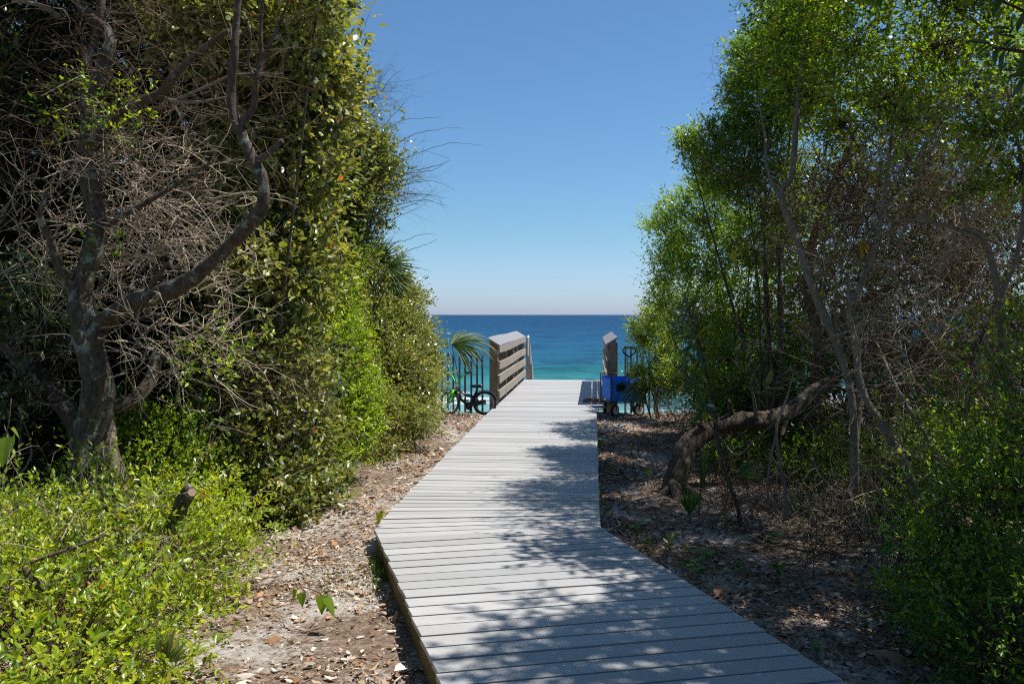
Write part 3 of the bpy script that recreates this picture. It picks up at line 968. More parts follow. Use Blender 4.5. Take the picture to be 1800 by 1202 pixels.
LEAF_CACHE = {}
def single_leaf(kind, wid, pal, i, fold=.12, droop=.12):
    key = (kind, i)
    if key not in LEAF_CACHE:
        rng = np.random.default_rng(100 + i)
        V, Fq = leaves_np(np.zeros((1, 3)), np.array([[1.0, 0, 0]]), np.array([[0, 0, 1.0]]), [1.0], [wid], fold, droop)
        c = leaf_colors(rng, 1, np.array([.2 + .7 * i / 7]), pal)
        LEAF_CACHE[key] = np_mesh('leaf', V, Fq, np.repeat(c, 6, 0))
    return LEAF_CACHE[key]

def foliage_parts(t, G, mat, rng, kind, wid, pal, single=0, fold=.12, droop=.12, twmat=None, brmat=None, far=False):
    """leaf mass, twigs and branches of a plant; the largest leaves in view as parts of their own"""
    n = len(G['P'])
    mask = np.ones(n, bool)
    if single:
        d = G['P'][:, 1]
        x = G['P'][:, 0] / np.maximum(d, .1) * F; z = (G['P'][:, 2] - EYE) / np.maximum(d, .1) * F
        inview = (np.abs(x) < 890) & (z < 545) & (z > -640) & (d > 1)
        size = G['L'] / np.maximum(d, .5) * (1 + .3 * rng.random(n)) * inview
        pick = np.argsort(-size)[:single]
        mask[pick] = False
        for i in pick:
            me = single_leaf(kind, wid, pal, int(rng.integers(8)), fold, droop)
            o = bpy.data.objects.new('leaf', me)
            if not me.materials:
                me.materials.append(mat)
            X = nrm(G['D'][i]); S = nrm(np.cross(G['N'][i], X)); Z = np.cross(X, S)
            s = float(G['L'][i])
            o.matrix_world = Matrix(((X[0] * s, S[0] * s, Z[0] * s, G['P'][i][0]), (X[1] * s, S[1] * s, Z[1] * s, G['P'][i][1]), (X[2] * s, S[2] * s, Z[2] * s, G['P'][i][2]), (0, 0, 0, 1)))
            o.parent = t
            COL.objects.link(o)
    small = np.median(G['L']) / max(1.0, np.median(G['P'][:, 1])) * F < 9.5 or far
    V, Fq = (kites_np if small else leaves_np)(G['P'][mask], G['D'][mask], G['N'][mask], G['L'][mask], G['W'][mask], rng.normal(fold, .05, mask.sum()), rng.normal(droop, .08, mask.sum()))
    link('foliage', np_mesh('foliage', V, Fq, np.repeat(G['col'][mask], 4 if small else 6, 0)), mat, t, 'stuff')
    V, Fq = tubes_np(G['tw'][::3][:, ::1 if not small else 3], G['twr'][::3][:, ::1 if not small else 3], 3)
    link('twigs', np_mesh('twigs', V, Fq), twmat or M_twig, t, 'stuff')
    V, Fq = tubes_np(G['br'][::2][:, [0, 2, 3, 5]], G['brr'][::2][:, [0, 2, 3, 5]], 3)
    link('branches', np_mesh('branches', V, Fq), brmat or M_twig, t, 'stuff')

def bare_twigs(t, rng, blobs, n, length, mat, rad=(.0012, .0035), name='bare_twigs', drift=(0, 0, 0), fork=2, bx=1.0):
    C = np.array([b[0] for b in blobs], float)
    Rr = np.array([b[1] if hasattr(b[1], '__len__') else (b[1],) * 3 for b in blobs], float)
    wt = np.prod(Rr, 1)
    bi = rng.choice(len(C), n, p=wt / wt.sum())
    P = C[bi] + unit(rng, n) * Rr[bi] * (rng.random((n, 1)) ** .5)
    D = nrm(rng.normal(size=(n, 3)) * np.array([bx, 1, .75]) + np.array(drift))
    L = length * rng.uniform(.4, 1.3, n)
    K = 6
    pts = [P]
    d = D
    for i in range(K - 1):
        d = nrm(d + rng.normal(0, .30, (n, 3)))
        pts.append(pts[-1] + d * (L / (K - 1))[:, None])
    main = np.stack(pts, 1)
    r = rng.uniform(rad[0], rad[1], n)
    mr = r[:, None] * np.linspace(1, .3, K)[None]
    forks = []
    for f in range(fork):
        k = rng.integers(1, K - 1, n)
        s = main[np.arange(n), k]
        dd = nrm(nrm(main[np.arange(n), k + 1] - s) + rng.normal(0, .7, (n, 3)))
        q = [s]
        for i in range(K - 1):
            dd = nrm(dd + rng.normal(0, .25, (n, 3)))
            q.append(q[-1] + dd * (L * .45 / (K - 1))[:, None])
        forks.append(np.stack(q, 1)[:, [0, 2, 4, 5]])
    zok = main[:, :, 2].min(1) > -.2
    V, Fq = tubes_np(main[zok], mr[zok], 3)
    if forks:
        A = np.concatenate(forks); Br_ = np.tile(mr[:, [0, 2, 4, 5]] * .6, (len(forks), 1))
        zok = A[:, :, 2].min(1) > -.2
        V2, F2 = tubes_np(A[zok], Br_[zok], 3)
        Fq = np.concatenate([Fq, F2 + len(V)]); V = np.concatenate([V, V2])
    return link(name, np_mesh(name, V, Fq), mat, t, 'stuff')

def stems_to(t, rng, base, tips, r0, r1, mat, name='stem'):
    for tp in tips:
        base_ = np.array(base) + rng.normal(0, .06, 3) * np.array([1, 1, 0])
        tp = np.array(tp)
        mid = base_ * .5 + tp * .5 + rng.normal(0, .10, 3)
        q = base_ * .8 + tp * .2 + rng.normal(0, .04, 3)
        s = rng.uniform(.7, 1.15)
        link(name, stem_mesh([base_, q, mid, tp], r0 * s, r1 * s, rng, 7, 4), mat, t)

def shrub(name, label, cat, seed, base, blobs, nclus, ntw, nlf, leaf, wid, spread, pal, mat, single=0, group=None, nst=3, r0=.018, stmat=None, fold=.12, droop=.12, kind='a', bare=None, twmat=None, tips=None, far=False, **kw):
    rng = np.random.default_rng(seed)
    base = np.array([base[0], base[1], float(gz(base[0], base[1])) - .03])
    t = thing(name, label, cat, (0, 0, 0), group)
    G = grow(rng, blobs, nclus, ntw, nlf, leaf, wid, spread, pal, **kw)
    if tips is None:
        idx = np.linspace(0, len(blobs) - 1, min(nst, len(blobs))).astype(int)
        tips = [np.array(blobs[i][0]) for i in idx]
    if len(tips):
        stems_to(t, rng, base, tips, r0, .006, stmat or M_bark3)
    foliage_parts(t, G, mat, rng, kind, wid, pal, single, fold, droop, twmat, far=far)
    if bare:
        for bb in (bare if isinstance(bare, list) else [bare]):
            bare_twigs(t, rng, **bb)
    return t

PAL_LIME = ((.10, .17, .012), (.26, .365, .020), (.50, .55, .06))
PAL_YAU = ((.045, .115, .012), (.14, .26, .016), (.40, .50, .035))
PAL_ELA = ((.065, .105, .030), (.19, .225, .045), (.38, .38, .075))
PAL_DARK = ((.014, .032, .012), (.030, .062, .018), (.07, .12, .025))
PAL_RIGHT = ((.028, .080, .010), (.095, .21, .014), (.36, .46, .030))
PAL_MAG = ((.040, .095, .030), (.075, .145, .035), (.38, .33, .02))
B = px

# ================================================================== left side
shrub('yaupon_shrub', 'low mounded lime green shrub spreading in front of the lichen-covered tree', 'shrub', 11, (-2.5, 4.4),
      [((-1.95, 3.55, -.02), (.62, .70, .46)), ((-2.55, 4.15, .05), (.75, .75, .52)), ((-2.15, 4.85, .0), (.66, .75, .50)), ((-3.25, 4.6, .12), (.80, .75, .58)),
       ((-2.15, 5.75, -.05), (.52, .65, .44)), ((-2.6, 3.2, .0), (.75, .65, .52)), ((-3.6, 3.9, .1), (.8, .8, .6)), ((-2.75, 5.5, .05), (.6, .6, .52)), ((-1.75, 2.9, -.06), (.5, .6, .42))],
      2000, 4, 8, .042, .48, .18, PAL_LIME, M_leaf, single=300, nst=6, r0=.016, kind='lime', agebias=.12, odd=.006, upb=.6,
      bare=[dict(blobs=[((-2.5, 4.2, .2), (1.1, 1.2, .40))], n=420, length=.42, mat=M_twig_pale, rad=(.0012, .003), drift=(0, 0, .5))])
shrub('yaupon_shrub', 'bright green leafy shrub growing right behind the lichen-covered trunk', 'shrub', 12, (-2.75, 6.6),
      [(B(265, 790, 6.5), (.42, .4, .36)), (B(330, 850, 6.6), (.40, .4, .30)), (B(205, 770, 6.4), (.25, .3, .25)), (B(400, 880, 6.8), (.30, .35, .25))],
      420, 4, 8, .04, .45, .18, PAL_YAU, M_leaf, single=80, nst=4, kind='yau', agebias=.15, upb=.5)

# ---- the old leaning tree with lichen on its bark
rt = np.random.default_rng(21)
TD = 5.5
tree = thing('lichen_tree', 'old crooked tree with lichen-covered forking trunk and bare twigs', 'tree')
def limb(t, pts, r, mat, rng, d=TD, name='branch', sides=12, sub=6):
    """pts: photograph pixels (x, y[, depth]) along the limb; r: radii in metres along it"""
    P = [B(p[0], p[1], p[2] if len(p) > 2 else d) for p in pts]
    return link(name, stem_mesh(P, 0, 0, rng, sides, sub, .10, r), mat, t)
trunk = limb(tree, [(140, 960, 5.6), (150, 850), (155, 770), (172, 690), (165, 640), (150, 585), (142, 520), (150, 480), (168, 430), (172, 385), (158, 325), (150, 275), (155, 215), (152, 165)],
             [.12, .108, .102, .094, .092, .086, .072, .066, .061, .058, .053, .048, .045, .042], M_bark, rt, name='trunk', sides=16, sub=7)
limb(tree, [(152, 170), (146, 125), (165, 82), (178, 30), (170, -60)], [.046, .038, .032, .028, .02], M_bark, rt)
limb(tree, [(155, 175), (185, 112), (190, 62), (150, 18), (110, -30)], [.046, .046, .04, .036, .03], M_bark, rt)
limb(tree, [(160, 262), (205, 200), (280, 166), (302, 138, 5.3), (350, 92, 5.2), (402, 54, 5.1)], [.036, .036, .030, .026, .020, .012], M_bark2, rt)
limb(tree, [(160, 600), (182, 566), (232, 532, 5.4), (310, 505, 5.3), (378, 456, 5.2), (440, 392, 5.1), (462, 362, 5.05), (461, 314, 5.05), (446, 284, 5.05), (428, 245, 5.05), (417, 220, 5.05)],
     [.074, .066, .056, .050, .045, .039, .037, .036, .036, .031, .029], M_bark, rt, sides=14, sub=7)
limb(tree, [(417, 224, 5.05), (406, 168, 5.05), (412, 100, 5.0), (415, 40, 5.0), (420, -30, 4.95)], [.030, .025, .024, .022, .018], M_bark2, rt)
limb(tree, [(419, 222, 5.05), (445, 190, 5.05), (450, 142, 5.0), (459, 105, 5.0), (458, 45, 4.95), (466, -30, 4.9)], [.024, .020, .018, .014, .012, .009], M_bark2, rt)
limb(tree, [(448, 285, 5.05), (470, 272, 5.0), (496, 247, 4.95)], [.022, .019, .016], M_bark2, rt)
limb(tree, [(248, 528, 5.35), (270, 495, 5.3), (296, 462, 5.25), (300, 470, 5.2)], [.02, .016, .010, .006], M_bark2, rt)
limb(tree, [(459, 106, 5.0), (478, 70, 4.95), (500, 20, 4.9), (520, -40, 4.8)], [.012, .010, .008, .005], M_bark2, rt, sides=7)
limb(tree, [(452, 140, 5.0), (436, 112, 4.95), (440, 60, 4.9), (425, 20, 4.9)], [.010, .009, .007, .005], M_bark2, rt, sides=7)
limb(tree, [(300, 180, 5.3), (370, 150, 5.2), (415, 132, 5.1), (498, 130, 5.0)], [.010, .010, .008, .004], M_bark3, rt, sides=7)
limb(tree, [(290, 175, 5.3), (340, 180, 5.25), (405, 170, 5.2)], [.012, .009, .004], M_bark3, rt, sides=7)
limb(tree, [(130, 520, 5.5), (105, 470, 5.4), (88, 420, 5.4), (70, 380, 5.3), (85, 340, 5.3)], [.035, .03, .026, .022, .012], M_bark, rt, sides=8)
limb(tree, [(140, 470), (175, 330, 5.6), (190, 262, 5.7), (172, 205, 5.7)], [.02, .018, .014, .008], M_bark, rt, sides=7)
limb(tree, [(165, 410), (230, 372, 5.4), (300, 330, 5.4), (372, 285, 5.3)], [.018, .018, .014, .010], M_bark, rt, sides=8)
limb(tree, [(105, 30), (70, 10, 5.4), (20, 0, 5.3)], [.02, .016, .012], M_bark3, rt, sides=7)
# crown above the picture, shading the thicket behind the trunk
crown_blobs = [((-2.75, 5.6, 4.6), (.55, .9, .55)), ((-3.2, 5.2, 4.8), (.9, 1.0, .6)), ((-4.1, 5.8, 4.7), (1., 1., .7)), ((-3.0, 6.8, 5.1), (.9, .9, .6)), ((-4.2, 4.4, 4.3), (.9, .9, .7)), ((-3.6, 4.3, 4.4), (.7, .8, .5))]
G = grow(rt, crown_blobs, 1000, 4, 8, .07, .48, .24, PAL_YAU, agebias=.05, back=1.0, shell=.8)
foliage_parts(tree, G, M_leaf, rt, 'crown', .48, PAL_YAU, 0, brmat=M_bark2, far=True)
bare_twigs(tree, rt, [(B(300, 560, 5.6), (.50, .5, .30)), (B(330, 420, 5.8), (.50, .5, .45)), (B(300, 640, 5.7), (.45, .35, .25)), (B(240, 330, 5.8), (.55, .5, .5)), (B(120, 420, 5.9), (.5, .4, .6))], 400, .62, M_twig_pale, (.002, .0075), fork=3, drift=(.35, 0, .1))
bare_twigs(tree, rt, [(B(260, 180, 5.6), (.6, .4, .5)), (B(430, 130, 5.2), (.3, .3, .5)), (B(100, 200, 5.6), (.5, .4, .6)), (B(180, 60, 5.4), (.6, .4, .3))], 300, .6, M_twig, (.0018, .0055), fork=2, drift=(.2, 0, .3), name='fine_branches')
G = grow(rt, [(B(180, 215, 5.5), .28), (B(200, 170, 5.4), .18), (B(420, 590, 5.6), .16), (B(365, 640, 5.6), .22), (B(120, 170, 5.6), .2), (B(185, 420, 5.4), .12)], 60, 3, 6, .045, .45, .16, PAL_YAU, agebias=.2)
V_, F_ = leaves_np(G['P'], G['D'], G['N'], G['L'], G['W'])
link('sprouts', np_mesh('sprouts', V_, F_, np.repeat(G['col'], 6, 0)), M_leaf, tree, 'stuff')

# ---- fallen and cut wood
t = thing('fallen_trunk', 'pale lichen-mottled trunk lying slanted behind the crooked tree', 'trunk')
limb(t, [(10, 600, 6.4), (50, 645, 6.3), (95, 690, 6.2), (128, 735, 6.1), (150, 800, 6.0)], [.06, .068, .072, .07, .07], M_bark, rt, name='trunk')
t = thing('dead_trunk', 'pale grey split trunk standing beside the crooked tree base', 'trunk')
limb(t, [(215, 905, 6.0), (205, 845, 6.0), (190, 790, 6.0), (185, 730, 6.05), (178, 640, 6.1), (172, 600, 6.15)], [.075, .07, .065, .06, .055, .04], M_bark3, rt, name='trunk')
limb(t, [(185, 725, 6.05), (240, 700, 6.1), (268, 660, 6.2), (282, 625, 6.3), (340, 655, 6.3)], [.05, .05, .045, .04, .025], M_bark, rt)
t = thing('cut_branch_stump', 'short sawn branch stump poking out of the lime green shrub', 'stump')
limb(t, [(300, 935, 4.85), (315, 900, 4.8), (322, 878, 4.75), (332, 856, 4.7)], [.045, .040, .038, .026], M_bark, rt, name='stub')
limb(t, [(318, 895, 4.78), (328, 880, 4.72), (337, 866, 4.66)], [.030, .026, .024], M_bark2, rt, name='stub')
m = MB(); c_ = B(337.5, 865.5, 4.655); m.lathe(c_, B(340, 862, 4.62) - c_, [(0, .0225), (.004, .021)], 14); m.build('sawn_face', M_cut, t)
t = thing('bent_branch', 'brown crooked dead branch curving through the lime green shrub', 'branch')
limb(t, [(200, 935, 4.0), (120, 965, 3.9), (58, 985, 3.8), (46, 1000, 3.75), (62, 1022, 3.72), (78, 1034, 3.75)], [.006, .008, .012, .016, .017, .014], M_bark2, rt, name='limb', sides=8)

# ---- thicket behind the tree
thick = [(B(90, 320, 8.2), 1.25), (B(260, 210, 8.6), 1.15), (B(40, 560, 8.0), 1.15), (B(260, 470, 8.6), 1.0), (B(90, 30, 8.0), 1.2), (B(330, 20, 8.4), .9), (B(200, 700, 8.4), .9), (B(-60, 200, 7.4), 1.0), (B(-80, 650, 7.2), .9), (B(360, 640, 8.6), .6)]
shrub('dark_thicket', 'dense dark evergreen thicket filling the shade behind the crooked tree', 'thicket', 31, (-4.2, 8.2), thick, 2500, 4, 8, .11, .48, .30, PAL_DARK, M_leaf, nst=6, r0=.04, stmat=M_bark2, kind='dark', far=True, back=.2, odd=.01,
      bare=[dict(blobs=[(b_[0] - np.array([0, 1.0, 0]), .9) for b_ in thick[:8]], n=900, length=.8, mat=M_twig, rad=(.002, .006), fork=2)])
for nm_, lab_, sd_, bs_, bl_ in (('dark_thicket', 'far dark evergreen hedge closing the gap behind the olive shrubs', 33, (-5.5, 11.5), [((-3.6, 10.6, 1.2), (1.2, 1.2, 1.5)), ((-5.6, 10.4, 1.5), (1.5, 1.2, 1.8)), ((-4.6, 11.6, 2.9), (1.5, 1.2, 1.2)), ((-3.0, 12.2, .8), (.9, 1.2, 1.1)), ((-7.6, 9.8, 1.6), (1.6, 1.4, 2.2)), ((-6.6, 10.6, 3.6), (1.6, 1.2, 1.2)), ((-3.4, 10.8, 3.0), (.9, .9, 1.0)), ((-4.6, 12.8, .4), (1.4, 1.0, 1.2)), ((-5.2, 9.8, 4.6), (1.6, 1.2, 1.4)), ((-7.2, 9.2, 4.8), (1.8, 1.3, 1.5)), ((-4.0, 9.8, 4.4), (.9, 1.0, 1.2)), ((-6.0, 8.6, 2.6), (1.4, 1.0, 1.6))]),
                                 ('dark_thicket', 'far dark evergreen hedge closing the gap behind the bare tangle', 34, (5.5, 11.0), [((4.1, 11.2, .9), (1.1, 1.1, 1.5)), ((5.6, 10.6, 1.3), (1.4, 1.2, 1.8)), ((4.6, 11.6, 2.7), (1.2, 1.0, 1.2)), ((7.2, 10.0, 1.5), (1.6, 1.4, 2.2)), ((6.2, 10.8, 3.4), (1.5, 1.2, 1.2)), ((4.2, 12.6, .5), (1.4, 1.0, 1.2)), ((3.4, 12.3, .6), (.6, .8, .9)), ((8.0, 9.0, 3.2), (1.4, 1.2, 1.2)), ((6.3, 10.0, 4.6), (1.5, 1.1, 1.1)), ((5.2, 12.4, .5), (1.2, .8, 1.0)), ((6.8, 11.6, .6), (1.2, .8, 1.0)), ((3.5, 13.1, .3), (.5, .6, .7)), ((3.9, 10.2, .5), (.8, .7, .8)), ((5.8, 7.8, 1.4), (1.1, 1.1, 1.7)), ((7.4, 7.4, 1.6), (1.4, 1.3, 2.0)), ((6.4, 5.6, 1.3), (1.2, 1.2, 1.7)), ((6.0, 3.4, 1.3), (1.2, 1.2, 1.7)), ((6.8, 6.4, 3.4), (1.3, 1.3, 1.0))])):
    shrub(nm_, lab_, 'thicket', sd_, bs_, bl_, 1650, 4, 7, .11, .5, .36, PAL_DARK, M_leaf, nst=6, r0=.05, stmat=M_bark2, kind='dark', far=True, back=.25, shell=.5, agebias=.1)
for lab_, sd_, bs_, bl_ in (('unseen evergreen hedge beyond the lime green shrub, added to block skylight', 35, (-3.0, -2.0), [((-3.2, 1.0, 1.4), (1.1, 1.2, 1.6)), ((-3.0, -1.5, 1.6), (1.2, 1.4, 1.8)), ((-3.2, -4.5, 1.8), (1.3, 1.8, 2.0)), ((-3.4, -.5, 3.6), (1.2, 1.4, 1.2))]),
                            ('unseen evergreen hedge beyond the dark shaded shrub, added to block skylight', 36, (3.6, -2.0), [((4.0, 1.2, 1.4), (1.1, 1.2, 1.6)), ((3.8, -1.2, 1.6), (1.2, 1.4, 1.8)), ((3.6, -4.2, 1.8), (1.3, 1.8, 2.0)), ((3.2, .4, 3.9), (1.3, 1.4, 1.0)), ((2.6, -2.0, 4.3), (1.5, 1.6, .9))])):
    shrub('dark_thicket', lab_, 'thicket', sd_, bs_, bl_, 800, 4, 7, .13, .5, .42, PAL_DARK, M_leaf, nst=4, r0=.05, stmat=M_bark2, kind='dark', far=True, back=1.0, shell=.5, agebias=.1)  # unseen hedges added to cut the sky's fill light on the near planks
shrub('laurel_shrub', 'glossy dark green leafy shrub low beside the leaning pale trunk', 'shrub', 32, (-3.5, 6.2), [(B(50, 525, 6.2), (.36, .3, .24)), (B(95, 570, 6.1), (.18, .25, .15)), (B(20, 690, 6.0), (.16, .2, .12))], 130, 4, 7, .07, .42, .2, PAL_DARK, M_leaf_b, single=110, nst=2, kind='laurel', agebias=.25, bare=dict(blobs=[(B(60, 650, 6.0), .45)], n=90, length=.5, mat=M_twig_dark))

# ---- broad-leaved hedge (silverthorn) beside the path
shrub('silverthorn_shrub', 'tall broad-leaved olive green shrub overhanging the path behind the crooked tree', 'shrub', 41, (-2.3, 7.6),
      [(B(480, 40, 7.9), (.66, .7, .6)), (B(525, 150, 8.0), (.58, .7, .55)), (B(440, 130, 8.0), (.6, .6, .6)), (B(505, 270, 7.9), (.54, .7, .5)), (B(440, 300, 7.8), (.5, .6, .5)), (B(510, 390, 7.8), (.44, .6, .45)), (B(470, 480, 7.5), (.5, .6, .45)), (B(400, 40, 7.2), (.6, .6, .5)), (B(530, 480, 7.9), (.38, .5, .38)), (B(535, 60, 7.3), (.28, .5, .4)), (B(560, -10, 6.6), (.20, .4, .2))],
      1250, 4, 7, .082, .56, .30, PAL_ELA, M_leaf_b, single=300, nst=6, r0=.03, stmat=M_bark2, kind='ela', agebias=.18, odd=.012, fold=.07, upb=.1, jit=.8)
shrub('silverthorn_shrub', 'shaded broad-leaved shrub with silvery leaves at the path below the tree limb', 'shrub', 42, (-2.1, 7.4),
      [(B(430, 620, 7.3), (.50, .5, .45)), (B(500, 640, 7.6), (.40, .5, .40)), (B(440, 730, 7.2), (.48, .5, .38)), (B(520, 740, 7.6), (.34, .5, .34)), (B(470, 850, 7.0), (.42, .45, .30)), (B(545, 855, 7.4), (.28, .4, .24)), (B(400, 820, 6.9), (.40, .4, .32)), (B(500, 905, 6.8), (.22, .3, .18))],
      760, 4, 7, .072, .54, .26, PAL_ELA, M_leaf_b, single=260, nst=6, r0=.024, stmat=M_bark2, kind='ela', agebias=.05, odd=.006, fold=.07, upb=.1, jit=.8,
      bare=dict(blobs=[(B(470, 690, 6.9), (.5, .3, .45)), (B(560, 800, 7.8), (.3, .3, .3))], n=260, length=.5, mat=M_twig))
shrub('yaupon_shrub', 'narrow column of bright yellow-green small leaves between two olive shrubs', 'shrub', 43, (-1.85, 9.0),
      [(B(585, 385, 9.8), (.33, .4, .38)), (B(600, 450, 9.6), (.30, .4, .36)), (B(592, 530, 9.3), (.29, .4, .38)), (B(608, 610, 8.8), (.26, .4, .36)), (B(622, 690, 8.7), (.28, .4, .34)), (B(615, 755, 8.5), (.28, .35, .28)), (B(585, 800, 8.2), (.26, .3, .16)), (B(560, 340, 9.0), (.22, .3, .3)), (B(535, 570, 8.4), (.14, .2, .14))],
      1300, 4, 8, .038, .48, .16, PAL_YAU, M_leaf, single=60, nst=4, r0=.02, kind='yau2', agebias=.32, upb=.5)
shrub('silverthorn_shrub', 'round-topped olive shrub with long bare whips reaching over the path', 'shrub', 44, (-2.2, 9.9),
      [(B(520, 180, 9.2), (.50, .8, .45)), (B(585, 240, 9.5), (.50, .8, .42)), (B(640, 285, 9.9), (.34, .7, .28)), (B(630, 345, 9.9), (.42, .7, .30)), (B(530, 290, 9.5), (.6, .8, .6)), (B(622, 405, 10.0), (.30, .5, .22)), (B(480, 110, 9.0), (.45, .7, .4)), (B(672, 300, 10.0), (.20, .4, .18))],
      1300, 4, 8, .058, .50, .23, PAL_ELA, M_leaf_b, single=40, nst=5, r0=.03, stmat=M_bark2, kind='ela', agebias=.0, fold=.08, twmat=M_twig_dark)
wh = bpy.context.scene.objects[-1]
t44 = [o for o in COL.objects if o.name.startswith('silverthorn_shrub') and o.parent is None][-1]
rw_ = np.random.default_rng(77)
def whip(pts, r0=.0045, r1=.0012, d=9.8, t=t44):
    P = catmull([B(*(p if len(p) > 2 else (*p, d))) for p in pts], 5)
    P = P + rw_.normal(0, .004, P.shape)
    rad = np.linspace(r0, r1, len(P))
    V, Fq = tubes_np(P[None], rad[None], 4)
    link('whip', np_mesh('whip', V, Fq), M_twig_dark, t)
for a in [[(560, 190), (600, 110), (635, 60), (658, 2)], [(590, 170), (620, 110), (640, 88), (668, 92)], [(600, 200), (660, 170), (690, 135), (712, 120)], [(615, 200), (650, 180), (672, 140)],
          [(640, 260), (700, 215), (740, 208), (776, 206)], [(650, 280), (720, 240), (770, 228), (812, 224)], [(650, 300), (720, 275), (790, 252), (846, 255)], [(660, 310), (730, 300), (790, 282), (740, 262)],
          [(660, 330), (720, 305), (760, 300), (778, 290)], [(655, 350), (710, 325), (760, 318), (800, 334)], [(650, 365), (720, 340), (760, 345), (786, 348)], [(655, 380), (700, 360), (750, 352), (780, 362)],
          [(660, 395), (690, 372), (730, 358), (770, 330)], [(640, 400), (690, 385), (720, 372), (742, 362)], [(670, 430), (710, 424), (740, 412), (768, 412)], [(680, 470), (720, 440), (750, 430), (770, 420)], [(690, 480), (730, 470), (757, 478)],
          [(640, 250), (690, 205), (715, 172)], [(645, 270), (700, 250), (735, 246)], [(600, 150), (612, 112), (648, 96)], [(570, 120), (600, 60), (612, 20)], [(670, 345), (700, 322), (735, 308), (762, 290)]]:
    whip(a)
bare_twigs(t44, rw_, [(B(690, 330, 9.9), (.22, .3, .35)), (B(630, 180, 9.6), (.3, .3, .3))], 260, .55, M_twig_dark, (.001, .0022), drift=(1.3, 0, .5), fork=2)
shrub('silverthorn_shrub', 'olive green hedge shrub sloping down to the picket fence and bicycle', 'shrub', 45, (-1.9, 11.0),
      [(B(650, 490, 12.6), (.50, .6, .42)), (B(695, 525, 12.8), (.40, .6, .36)), (B(665, 575, 12.0), (.52, .6, .45)), (B(715, 600, 12.3), (.42, .6, .40)), (B(748, 645, 12.6), (.25, .5, .26)), (B(690, 655, 11.3), (.46, .6, .42)), (B(730, 690, 11.7), (.31, .5, .28)), (B(700, 738, 10.6), (.42, .5, .26)), (B(655, 725, 10.3), (.40, .5, .32)), (B(758, 700, 12.3), (.11, .4, .16)), (B(665, 795, 9.7), (.24, .35, .14))],
      1900, 4, 8, .060, .46, .22, PAL_ELA, M_leaf_b, single=60, nst=6, r0=.02, stmat=M_bark2, kind='ela', agebias=.12, odd=.01, fold=.08, upb=.15,
      bare=dict(blobs=[(B(690, 800, 9.8), (.4, .3, .12)), (B(640, 790, 9.2), (.3, .3, .2))], n=160, length=.4, mat=M_twig))

# ================================================================== right side
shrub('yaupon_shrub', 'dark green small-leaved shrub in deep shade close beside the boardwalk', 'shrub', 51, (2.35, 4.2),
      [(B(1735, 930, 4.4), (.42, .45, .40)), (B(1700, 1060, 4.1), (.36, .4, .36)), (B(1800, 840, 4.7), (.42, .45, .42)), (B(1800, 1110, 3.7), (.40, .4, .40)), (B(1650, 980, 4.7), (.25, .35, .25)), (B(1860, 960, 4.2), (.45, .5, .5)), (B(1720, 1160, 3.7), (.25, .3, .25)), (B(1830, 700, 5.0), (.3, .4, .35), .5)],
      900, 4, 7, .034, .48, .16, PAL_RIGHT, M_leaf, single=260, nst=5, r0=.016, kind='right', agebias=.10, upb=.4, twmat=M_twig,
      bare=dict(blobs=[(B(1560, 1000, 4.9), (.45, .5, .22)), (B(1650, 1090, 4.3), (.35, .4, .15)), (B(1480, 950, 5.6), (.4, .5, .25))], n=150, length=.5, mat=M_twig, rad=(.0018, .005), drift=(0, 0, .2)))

def sapling(label, stems, seed, mat=M_bark3, name='slender_tree', blobs=None, nclus=0, far=False, leaf=.036, pal=PAL_RIGHT, single=0, cat='tree', age=.1, bare=None, **kw):
    rng = np.random.default_rng(seed)
    t = thing(name, label, cat)
    for pts, rad in stems:
        limb(t, pts, rad, mat, rng, name='stem', sides=9, sub=5)
    if blobs:
        G = grow(rng, blobs, nclus, 4, 7, leaf, .48, .17, pal, agebias=age, **kw)
        foliage_parts(t, G, M_leaf, rng, 'right', .48, pal, single, far=far)
    if bare:
        for bb in bare:
            bare_twigs(t, rng, **bb)
    return t
top = [(B(1400, 30, 7.6), (.5, .6, .45)), (B(1500, 60, 7.0), (.6, .7, .5)), (B(1430, 140, 7.4), (.5, .6, .42)), (B(1560, 150, 6.8), (.55, .6, .40)), (B(1640, 50, 6.6), (.6, .7, .5)), (B(1520, -60, 6.6), (.8, .9, .5)), (B(1420, -70, 7.4), (.55, .7, .4)), (B(1700, -60, 6.0), (.8, .9, .5)), (B(1480, 205, 7.0), (.4, .5, .2), .5)]
twv = [(B(1500, 300, 7.4), (.75, .7, .6)), (B(1650, 330, 7.2), (.75, .7, .7)), (B(1560, 450, 7.6), (.8, .7, .6)), (B(1720, 480, 7.0), (.6, .6, .7)), (B(1480, 560, 7.8), (.6, .6, .5)), (B(1640, 620, 7.4), (.7, .6, .6)), (B(1560, 760, 7.4), (.7, .6, .5)), (B(1720, 720, 6.8), (.5, .5, .5)), (B(1420, 380, 8.0), (.5, .5, .5))]
